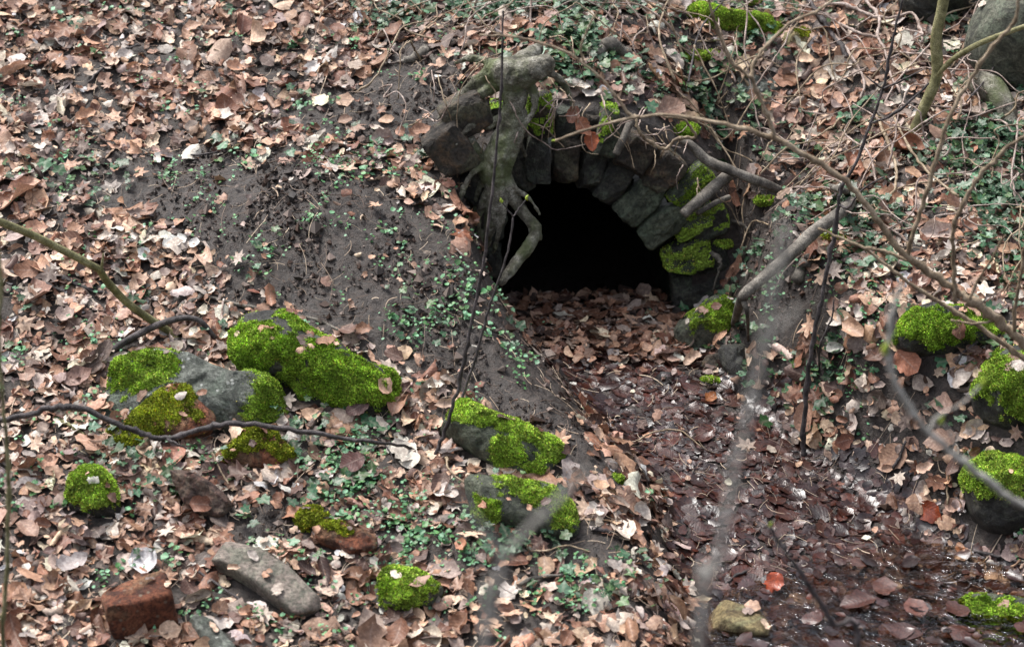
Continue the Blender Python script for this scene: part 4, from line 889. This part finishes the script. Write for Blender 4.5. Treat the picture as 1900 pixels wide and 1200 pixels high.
def joinleaf(parts):
    vs, f4, f3, cs, us, n = [], [], [], [], [], 0
    for v, f, c, u in parts:
        for g in (f if isinstance(f, list) else [f]): (f4 if g.shape[1] == 4 else f3).append(g + n)
        vs.append(v); cs.append(c); us.append(u); n += len(v)
    F_ = [np.concatenate(f4)] if f4 else []
    if f3: F_.append(np.concatenate(f3))
    return np.concatenate(vs), F_, np.concatenate(cs), np.concatenate(us)
IVY = []
for an, ln in ((180, .25), (150, .55), (118, .72), (95, .5), (72, .85), (45, .62), (22, .75), (0, 1.05), (-22, .75), (-45, .62), (-72, .85), (-95, .5), (-118, .72), (-150, .55)): IVY.append((ln * math.cos(R(an)) * .5, ln * math.sin(R(an)) * .5))
MAPLE = []
for an, ln in ((180, .3), (140, .75), (120, .5), (95, .95), (78, .55), (58, .8), (45, 1.0), (28, .6), (12, .85), (0, 1.15), (-12, .85), (-28, .6), (-45, 1.0), (-58, .8), (-78, .55), (-95, .95), (-120, .5), (-140, .75)): MAPLE.append((ln * math.cos(R(an)) * .5, ln * math.sin(R(an)) * .5))

MUD = [(470, 375, 250, 95, 1.0, 10), (650, 475, 350, 140, 1.0, 20), (840, 590, 240, 95, 1.0, 34), (930, 690, 180, 85, 1.0, 35), (1010, 790, 110, 60, .85, 45), (640, 225, 120, 42, .75, 0), (765, 190, 85, 95, .97, 0), (820, 180, 60, 60, .9, 0), (860, 330, 50, 90, .5, -30),
       (1400, 430, 110, 70, .97, -20), (1440, 560, 100, 100, .8, 0), (1330, 300, 60, 50, .9, 20), (490, 980, 80, 34, .9, 0), (1060, 1010, 100, 50, .85, 20), (1590, 880, 100, 40, .75, 0), (1440, 290, 80, 40, .6, 20), (560, 640, 60, 30, .4, 0), (800, 1010, 80, 40, .5, 0)]
SEED = [(560, 450, 330, 130, .13, 15), (700, 850, 140, 70, 1.0, 0), (760, 940, 160, 95, 1.0, 0), (470, 870, 100, 40, .7, 0), (620, 820, 90, 40, .7, 0), (880, 880, 60, 60, .6, 0), (850, 1010, 100, 60, .6, 0), (560, 880, 60, 50, .6, 0), (640, 320, 120, 40, .5, 5), (850, 640, 120, 50, .4, 20), (120, 650, 130, 40, .5, 0), (690, 960, 150, 60, .7, 0), (200, 880, 250, 120, .22, 0), (560, 1110, 320, 90, .28, 0), (250, 1080, 60, 30, .4, 0),
        (1520, 600, 160, 120, .5, 0), (1620, 720, 160, 70, .3, 0), (880, 560, 60, 120, .3, 0), (1080, 1100, 80, 60, .3, 0), (480, 330, 110, 40, .4, 0), (1650, 920, 30, 25, .6, 0), (1480, 470, 120, 80, .25, 0), (1800, 300, 120, 80, .3, 0)]
IVYD = [(1050, 50, 260, 60, .8, 0), (1280, 190, 120, 60, .9, 10), (1200, 130, 260, 70, .45, 0), (1600, 190, 260, 130, .6, 0), (1330, 110, 160, 60, .5, 0), (1500, 330, 260, 80, .5, 10), (1640, 440, 240, 110, .55, 0), (1750, 300, 200, 120, .6, 0), (1560, 700, 240, 130, .35, 0), (1260, 250, 70, 40, .9, 0), (700, 70, 160, 60, .3, 0), (870, 110, 90, 70, .4, 0), (640, 860, 220, 90, .25, 0), (960, 1000, 120, 70, .4, 0), (1080, 1080, 110, 70, .25, 0), (300, 120, 300, 120, .05, 0), (100, 340, 120, 40, .15, 0), (700, 250, 250, 90, .12, 0), (480, 800, 500, 300, .05, 0), (1040, 30, 500, 40, .35, 0), (1850, 450, 160, 160, .6, 0), (1800, 150, 140, 130, .4, 0), (1750, 600, 150, 160, .3, 0)]
def candidates(n, r, box=(-2.9, 3.0, -2.15, 2.9)):
    x = r.uniform(box[0], box[1], n); y = r.uniform(box[2], box[3], n)
    s, a = face_s(x, y), face_a(x, y)
    slope = np.abs(height0(x + FN[0] * .04, y + FN[1] * .04) - height0(x - FN[0] * .04, y - FN[1] * .04))
    ok = (slope < .22) & ~((np.abs(s) < .10) & (np.abs(a) < .55))
    for (fx_, fy_, hw, hd, yw) in FOOT:
        c, sn = math.cos(yw), math.sin(yw); ux, uy = x - fx_, y - fy_
        ok &= ((ux * c + uy * sn) / hw)**2 + ((-ux * sn + uy * c) / hd)**2 > r.uniform(.75, 1.0, n)
    x, y = x[ok], y[ok]; z = height(x, y)
    px, py = topix(x, y, z); u, bz, q = channel(x, y)
    wet = (1 - sstep((u - .05) / .35)) * (face_s(x, y) > -.02)
    wet *= sstep((.75 - y) / .5)
    return x, y, z, px, py, wet
def scatter_dry(n, seed, size, kindp, liftmax, keepfn=None, nt=9):
    r = np.random.default_rng(seed); x, y, z, px, py, wet = candidates(n, r)
    d = np.clip(1.04 - 1.45 * blob(px, py, MUD), .010, 1)**1.5; d *= (1 - wet**2)
    d *= np.clip(.62 + .75 * vnoise(x * 3.1, y * 3.1, seed) + .4 * vnoise(x * 9, y * 9, seed), .08, 1)
    iv = blob(px, py, IVYD); d *= 1 - .35 * iv
    if keepfn is not None: d = keepfn(d)
    k = r.random(len(x)) < d; x, y, z = x[k], y[k], z[k]; N = len(x)
    L = size[0] * np.exp(r.normal(0, size[1], N)); kind = r.choice(4, N, p=kindp)
    ky = r.normal(1.2, 1.9, N) * np.where(r.random(N) < .22, 2.0, .65); kx = r.normal(.3, 1.0, N)
    ci = r.choice(len(PALD), N, p=PALP); col = PALD[ci] * np.exp(r.normal(0, .24, (N, 1))) * (1 + r.normal(0, .03, (N, 3)))
    flip = r.random(N) < .45; nor = gnormal(x, y); ky = np.where(flip, -ky, ky)
    return strip_leaves(np.stack([x, y, z], -1), nor, L, kind, ky, kx, np.clip(col, .01, .75), r, nt, .33, 1.0, .004 + liftmax * r.random(N) + .10 * L * (np.abs(ky) > 2))
def scatter_maple(n, seed, size):
    r = np.random.default_rng(seed); x, y, z, px, py, wet = candidates(n, r)
    d = np.clip(1 - blob(px, py, MUD), .01, 1)**1.6 * (1 - wet); k = r.random(len(x)) < d; x, y, z = x[k], y[k], z[k]; N = len(x)
    ci = r.choice(len(PALD), N, p=PALP); col = PALD[ci] * np.exp(r.normal(0, .15, (N, 1)))
    return radial_leaves(np.stack([x, y, z], -1), gnormal(x, y), size * np.exp(r.normal(0, .2, N)), MAPLE, np.clip(col, .01, .75), r, .3, .008 + .03 * r.random(N), .5, .12)
def leaves_on_stones(seed):
    from mathutils.bvhtree import BVHTree
    r = np.random.default_rng(seed); ps, ns = [], []
    for v, f in ROCKS:
        t = BVHTree.FromPolygons(v.tolist(), np.asarray(f).tolist()); lo, hi = v.min(0), v.max(0); n = int(70 * (hi[0] - lo[0]) * (hi[1] - lo[1])) + 2
        for _ in range(n):
            x, y = r.uniform(lo[0], hi[0]), r.uniform(lo[1], hi[1]); h = t.ray_cast(Vector((x, y, hi[2] + .2)), Vector((0, 0, -1)))
            if h[0] is not None and h[0].z > height(x, y) - .01 and abs(h[1].z) > .35: ps.append(h[0]); ns.append(h[1] if h[1].z > 0 else -h[1])
    ps, ns = np.array(ps), np.array(ns); N = len(ps); ci = r.choice(len(PALD), N, p=PALP); col = PALD[ci] * np.exp(r.normal(0, .2, (N, 1)))
    return strip_leaves(ps, ns, .045 * np.exp(r.normal(0, .45, N)), r.choice(4, N, p=[.6, .2, .12, .08]), r.normal(0, 1.6, N), r.normal(0, .7, N), np.clip(col, .01, .75), r, 9, .2, 1.0, .012)
sparse = lambda d: .04 + .4 * d
v, f, c, u = joinleaf([scatter_dry(19000, 11, (.068, .36), [.62, .20, .10, .08], .012), scatter_dry(17000, 12, (.070, .36), [.62, .22, .08, .08], .030), scatter_dry(42000, 13, (.032, .4), [.5, .15, .25, .10], .022, lambda d: .035 + .8 * d, 7), scatter_maple(1800, 14, .085), leaves_on_stones(15)])
tag(mesh('dry_leaf_litter', v, f, LEAFDRY, None, None, c, u), 'dry tan and brown fallen leaves covering the slopes', 'leaf litter', kind='stuff')
# wet trodden leaves on the stream bed
def scatter_wet(n, seed, size, lift):
    r = np.random.default_rng(seed); x, y, z, px, py, wet = candidates(n, r, (-.6, 3.0, -2.3, 1.0))
    k = r.random(len(x)) < wet**.5; x, y, z = x[k], y[k], z[k]; N = len(x)
    ci = r.choice(len(PALW), N); col = np.array([.29, .205, .20]) * PALW[ci] * np.exp(r.normal(0, .25, (N, 1)))
    L = size * np.exp(r.normal(0, .25, N)); kind = r.choice(4, N, p=[.62, .28, .10, 0])
    up_ = r.random(N); P_ = np.stack([x, y, np.where(z < WZ, np.where(up_ < .06, WZ + .001, z * (1 - .6 * up_) + WZ * .6 * up_), z)], -1)
    return strip_leaves(P_, gnormal(x, y), L, kind, r.normal(0, .8, N), r.normal(0, .4, N), np.clip(col, .004, .4), r, 9, .07, 1.0, .002 + lift * r.random(N), .022)
v, f, c, u = joinleaf([scatter_wet(9500, 21, .082, .009), scatter_wet(9000, 22, .048, .008)])
tag(mesh('wet_leaf_litter', v, f, LEAFWET, None, None, c, u), 'dark wet fallen leaves matted along the stream bed', 'leaf litter', kind='stuff')
# leaves drifted into the mouth of the culvert
r = np.random.default_rng(31); N = 650
a_ = r.uniform(-.40, .40, N); d_ = r.uniform(-.55, .5, N); k = r.random(N) < np.where(d_ > 0, 1 - d_ * 2, 1); a_, d_ = a_[k], d_[k]; N = len(a_)
pp = M + FT * a_[:, None] - FN * d_[:, None]
pp[:, 2] = np.where(d_ < -.05, height(pp[:, 0], pp[:, 1]), M[2] - .005 - .20 * sstep((d_ - .05) / .8)); k = pp[:, 2] < .0; pp = pp[k]; N = len(pp)
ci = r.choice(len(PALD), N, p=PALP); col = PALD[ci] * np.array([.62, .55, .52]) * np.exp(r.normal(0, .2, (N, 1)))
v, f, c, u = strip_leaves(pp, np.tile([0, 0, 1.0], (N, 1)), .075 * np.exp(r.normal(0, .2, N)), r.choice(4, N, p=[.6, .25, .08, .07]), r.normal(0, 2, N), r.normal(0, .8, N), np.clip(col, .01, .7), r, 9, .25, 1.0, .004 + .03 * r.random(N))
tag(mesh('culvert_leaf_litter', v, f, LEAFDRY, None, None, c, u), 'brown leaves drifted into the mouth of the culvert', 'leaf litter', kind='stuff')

# seedlings and ivy
def scatter_seedlings(n, seed):
    r = np.random.default_rng(seed); x, y, z, px, py, wet = candidates(n, r)
    d = np.maximum(blob(px, py, SEED), .035) * (1 - .97 * wet); d *= np.clip(.6 + 1.3 * vnoise(x * 5, y * 5, 8.8), 0.05, 1.2)
    k = r.random(len(x)) < d; x, y, z = x[k], y[k], z[k]; N = len(x); m = 6
    cx = np.repeat(x, m) + r.normal(0, .018, N * m); cy = np.repeat(y, m) + r.normal(0, .018, N * m); cz = height(cx, cy) + r.uniform(.012, .045, N * m)
    G_ = np.array([lin(c) for c in [(86, 142, 98), (70, 124, 76), (108, 160, 122), (62, 112, 56), (80, 134, 74)]])
    col = G_[r.choice(5, N * m)] * np.exp(r.normal(0, .18, (N * m, 1)))
    L = .0145 * np.repeat(np.exp(r.normal(0, .25, N)), m) * np.exp(r.normal(0, .2, N * m))
    return strip_leaves(np.stack([cx, cy, cz], -1), np.tile([0, -.15, 1.0], (N * m, 1)), L, np.full(N * m, 3), r.normal(.5, .6, N * m), r.normal(-.3, .4, N * m), col, r, 6, .38)
v, f, c, u = scatter_seedlings(34000, 41)
tag(mesh('green_seedlings', v, f, LEAFGREEN, None, None, c, u), 'small round-leaved green seedlings growing through the leaf litter', 'seedlings', kind='stuff')
def scatter_ivy(n, seed):
    r = np.random.default_rng(seed); x, y, z, px, py, wet = candidates(n, r)
    d = blob(px, py, IVYD) * (1 - wet) * np.clip(.35 + 2.2 * vnoise(x * 3.4, y * 3.4, 2.5), .02, 1.5); k = r.random(len(x)) < d; x, y, z = x[k], y[k], z[k]; N = len(x); m = 3
    cx = np.repeat(x, m) + r.normal(0, .035, N * m); cy = np.repeat(y, m) + r.normal(0, .035, N * m); cz = height(cx, cy) + r.uniform(.015, .07, N * m)
    G_ = np.array([lin(c) for c in [(38, 74, 44), (52, 94, 62), (32, 62, 30), (72, 112, 82), (62, 94, 48), (46, 78, 52)]])
    col = G_[r.choice(6, N * m)] * np.exp(r.normal(0, .2, (N * m, 1)))
    return radial_leaves(np.stack([cx, cy, cz], -1), np.tile([0, -.3, 1.0], (N * m, 1)), .045 * np.exp(r.normal(0, .32, N * m)), IVY, col, r, .4, 0.0, .3, .06)
v, f, c, u = scatter_ivy(46000, 51)
tag(mesh('ivy_ground_cover', v, f, IVYLEAF, None, None, c, u), 'dark green ivy leaves trailing over the slopes', 'ivy', kind='stuff')

# small twigs, straw and crumbs lying everywhere
def scatter_twigs(n, seed):
    r = np.random.default_rng(seed); x, y, z, px, py, wet = candidates(n, r)
    N = len(x); L = .05 * np.exp(r.normal(0, .6, N)); rd = .0011 * np.exp(r.normal(0, .4, N)); a = r.uniform(0, 2 * math.pi, N)
    m = 5; t = np.linspace(-.5, .5, m); bend = r.normal(0, .25, (N, 1))
    ax = np.stack([np.cos(a), np.sin(a)], -1); pn = np.stack([-np.sin(a), np.cos(a)], -1)
    xy = np.stack([x, y], -1)[:, None] + ax[:, None] * (t[None, :, None] * L[:, None, None]) + pn[:, None] * ((bend * t**2 * 2)[..., None] * L[:, None, None])
    zz = height(xy[..., 0], xy[..., 1]) + .008 + .022 * r.random((N, 1)) + (t * r.normal(0, .25, (N, 1))) * L[:, None]
    c = np.concatenate([xy, zz[..., None]], -1)
    o1 = np.stack([pn[:, 0], pn[:, 1], 0 * a], -1)[:, None] * rd[:, None, None]; o2 = np.array([0, 0, 1.0])[None, None] * rd[:, None, None]
    v = np.stack([c + o1, c - o1 * .5 + o2 * .87, c - o1 * .5 - o2 * .87], 2).reshape(-1, 3)
    i = np.arange(m * 3).reshape(m, 3); j = np.roll(i, -1, 1); f = np.stack([i[:-1], j[:-1], j[1:], i[1:]], -1).reshape(-1, 4)
    F_ = (np.arange(N)[:, None, None] * (m * 3) + f[None]).reshape(-1, 4)
    T_ = np.array([lin(q) for q in [(120, 104, 92), (160, 140, 120), (70, 60, 54), (96, 80, 70), (186, 168, 146)]])
    return v, F_, np.repeat(T_[r.choice(5, N)], m * 3, 0)
t_ = NT('twig_litter'); at_ = t_.new('ShaderNodeAttribute', attribute_name='tone'); TW = t_.fin(at_.outputs['Color'], .7)
v, f, c = scatter_twigs(11000, 61)
tag(mesh('twig_litter', v, f, TW, None, None, c), 'thin twigs and straws scattered through the leaf litter', 'twig litter', kind='stuff')

# crumbs of soil on the bare mud
def scatter_crumbs(n, seed):
    r = np.random.default_rng(seed); x, y, z, px, py, wet = candidates(n, r)
    d = np.maximum(np.maximum(blob(px, py, MUD), .10), np.exp(-((face_a(x, y) - .85) / .35)**2 - ((face_s(x, y)) / .5)**2)) * (1 - .6 * wet) * np.clip(.6 + vnoise(x * 6, y * 6, 1.1), .1, 1); k = r.random(len(x)) < d; x, y, z = x[k], y[k], z[k]; N = len(x)
    o = np.array([[1, 0, 0], [-1, 0, 0], [0, 1, 0], [0, -1, 0], [0, 0, 1], [0, 0, -1.0]]); f = np.array([[0, 2, 4], [2, 1, 4], [1, 3, 4], [3, 0, 4], [2, 0, 5], [1, 2, 5], [3, 1, 5], [0, 3, 5]])
    S = .0055 * np.exp(r.normal(0, .55, N)); p = o[None] * (S[:, None, None] * r.uniform(.5, 1.4, (N, 6, 1))) + r.normal(size=(N, 6, 3)) * (S * .25)[:, None, None] + np.stack([x, y, z + S * .4 + .004], -1)[:, None]
    T_ = np.array([lin(q) for q in [(40, 33, 30), (62, 53, 48), (86, 75, 68), (30, 25, 23), (112, 98, 90), (58, 40, 30)]])
    return p.reshape(-1, 3), (np.arange(N)[:, None, None] * 6 + f[None]).reshape(-1, 3), np.repeat(T_[r.choice(6, N)], 6, 0)
v, f, c = scatter_crumbs(150000, 71)
tag(mesh('soil_crumbs', v, f, TW, None, None, c, smooth=False), 'dark crumbs of damp soil on the bare mud', 'soil crumbs', kind='stuff')

# thin bare stems tangled over the right slope
r = np.random.default_rng(91)
for i_ in range(190):
    x_ = r.uniform(.5, 2.4) if i_ % 4 else r.uniform(-.7, 1.0); y_ = r.uniform(.3, 2.1) if i_ % 4 else r.uniform(1.15, 2.0)
    if face_s(x_, y_) > -.12 and abs(face_a(x_, y_)) < .8: x_ += 1.0
    a_ = r.uniform(0, 2 * math.pi); L_ = r.uniform(.25, .9); hgt = r.uniform(.03, .20); pts_ = []
    for t in np.linspace(0, 1, 6):
        xx = x_ + math.cos(a_) * L_ * t + r.normal(0, .03); yy = y_ + math.sin(a_) * L_ * t * .7 + r.normal(0, .03)
        pts_.append([xx, yy, float(height(xx, yy)) + hgt * math.sin(math.pi * min(1, t * r.uniform(.7, 1.0))) + .01])
    pa_ = np.array(pts_); fs_, fa_ = face_s(pa_[:, 0], pa_[:, 1]), face_a(pa_[:, 0], pa_[:, 1])
    if ((fs_ > -.18) & (np.abs(fa_) < .62) & (fs_ < .6)).any(): continue
    limb('bramble_stem', 'thin bare bramble stem arching through the ivy on the right slope', 'stem' if False else 'bramble', [(np.array(pts_), rads(r.uniform(.0030, .0055), .0020, 6))], [TANBARK, PINKBARK, PINKBARK, PINKBARK, TANBARK][i_ % 5], 'bramble stems tangled through the ivy on the right slope', sides=6, kink=.3)

# single leaves that stand out
def one_leaf(label, px, py, L, kind, col, ky, seed, cat='leaf', lift=.025, mat=None, name='fallen_leaf', wet=False, tilt=.2):
    r = np.random.default_rng(seed); g = G(px, py); g[2] = max(g[2], WZ) if wet else g[2]
    n = gnormal(np.array([g[0]]), np.array([g[1]])) + np.array([[0, -.25, 0]]); c = lin(col)[None]
    if kind == 'maple': v, f, cc, u = radial_leaves(g[None], n, np.array([L]), MAPLE, c, r, tilt, lift, .4, .08)
    elif kind == 'ivy': v, f, cc, u = radial_leaves(g[None], n, np.array([L]), IVY, c, r, tilt, lift, .25, .04)
    else: v, f, cc, u = strip_leaves(g[None], n, np.array([L]), np.array([kind]), np.array([ky]), np.array([.3]), c, r, 13, tilt, 1.0, lift)
    tag(mesh(name, v, f, mat or (LEAFWET if wet else LEAFDRY), None, g, cc, u), label, cat)
one_leaf('large dark red-brown leaf standing among seedlings by the branch tip', 655, 872, .10, 3, (92, 58, 54), .6, 1, lift=.05)
one_leaf('purple-brown leaf propped against the long mossy boulder', 662, 772, .10, 0, (92, 66, 62), .8, 2, lift=.06)
one_leaf('bright orange-red wet leaf on the stream edge', 1432, 1102, .10, 0, (150, 62, 26), .8, 3, wet=True)
one_leaf('broad copper leaf below the wide low mossy boulder', 1692, 672, .12, 3, (176, 116, 88), .5, 4, lift=.05)
one_leaf('wet rust red leaf at the stream edge beside the dark boulder', 1730, 950, .12, 0, (128, 56, 26), .6, 5, wet=True)
one_leaf('pale lobed leaf on the wet leaves left of the sapling', 1385, 835, .09, 'maple', (176, 156, 140), .3, 6)
one_leaf('large tan torn leaf on the slope left of the opening', 852, 440, .11, 'maple', (172, 112, 82), .4, 7, lift=.03)
one_leaf('tan leaf lodged at the foot of the grey root', 893, 378, .06, 3, (196, 150, 118), .5, 8, lift=.05)
one_leaf('rolled pale beech leaf on wet leaves below the arch boulder', 1282, 676, .10, 0, (204, 176, 152), 4, 9, lift=.03)
one_leaf('shiny copper beech leaf on wet leaves left of the pale lobed leaf', 1317, 742, .075, 0, (150, 92, 50), 1.6, 10, lift=.02)
one_leaf('big pale curled leaf right of the dark slender sapling', 1500, 775, .13, 0, (190, 150, 126), 3, 11, lift=.04)
one_leaf('large upright ivy leaf on the far left slope', 113, 332, .085, 'ivy', (46, 84, 50), .2, 12, 'ivy leaf', .05, IVYLEAF, 'ivy_leaf')
one_leaf('dark ivy leaf lying left of the upright one', 47, 348, .085, 'ivy', (40, 74, 50), .2, 13, 'ivy leaf', .03, IVYLEAF, 'ivy_leaf')
one_leaf('pale veined ivy leaf below the left end of the fallen branch', 174, 806, .065, 'ivy', (92, 130, 104), .2, 14, 'ivy leaf', .05, IVYLEAF, 'ivy_leaf')
one_leaf('large upright ivy leaf below the Y fork at the bottom', 1044, 1105, .07, 'ivy', (84, 116, 92), .2, 15, 'ivy leaf', .04, IVYLEAF, 'ivy_leaf')
one_leaf('pale lobed leaf between the moss dome and tilted red slab', 172, 945, .10, 'maple', (182, 160, 146), .3, 16, lift=.03)
for k_, (a, b, s, ln, L) in enumerate([(1082, 235, .17, 'rust brown dead leaf caught among the arch top stones', .10), (1098, 262, .17, 'hanging orange-brown leaf caught over the arch crown', .09), (1062, 215, .15, 'brown leaf lodged just above the arch crown', .09)]):
    g = FP(a, b, s); rr3 = np.random.default_rng(80 + k_)
    v, f, cc, u = strip_leaves(g[None], np.array([[.2, -.9, .4]]), np.array([L]), np.array([0]), np.array([1.5]), np.array([.6]), lin([(150, 96, 68), (160, 84, 48), (128, 84, 64)][k_])[None], rr3, 13, .2)
    tag(mesh('fallen_leaf', v, f, LEAFDRY, None, g, cc, u), ln, 'leaf')
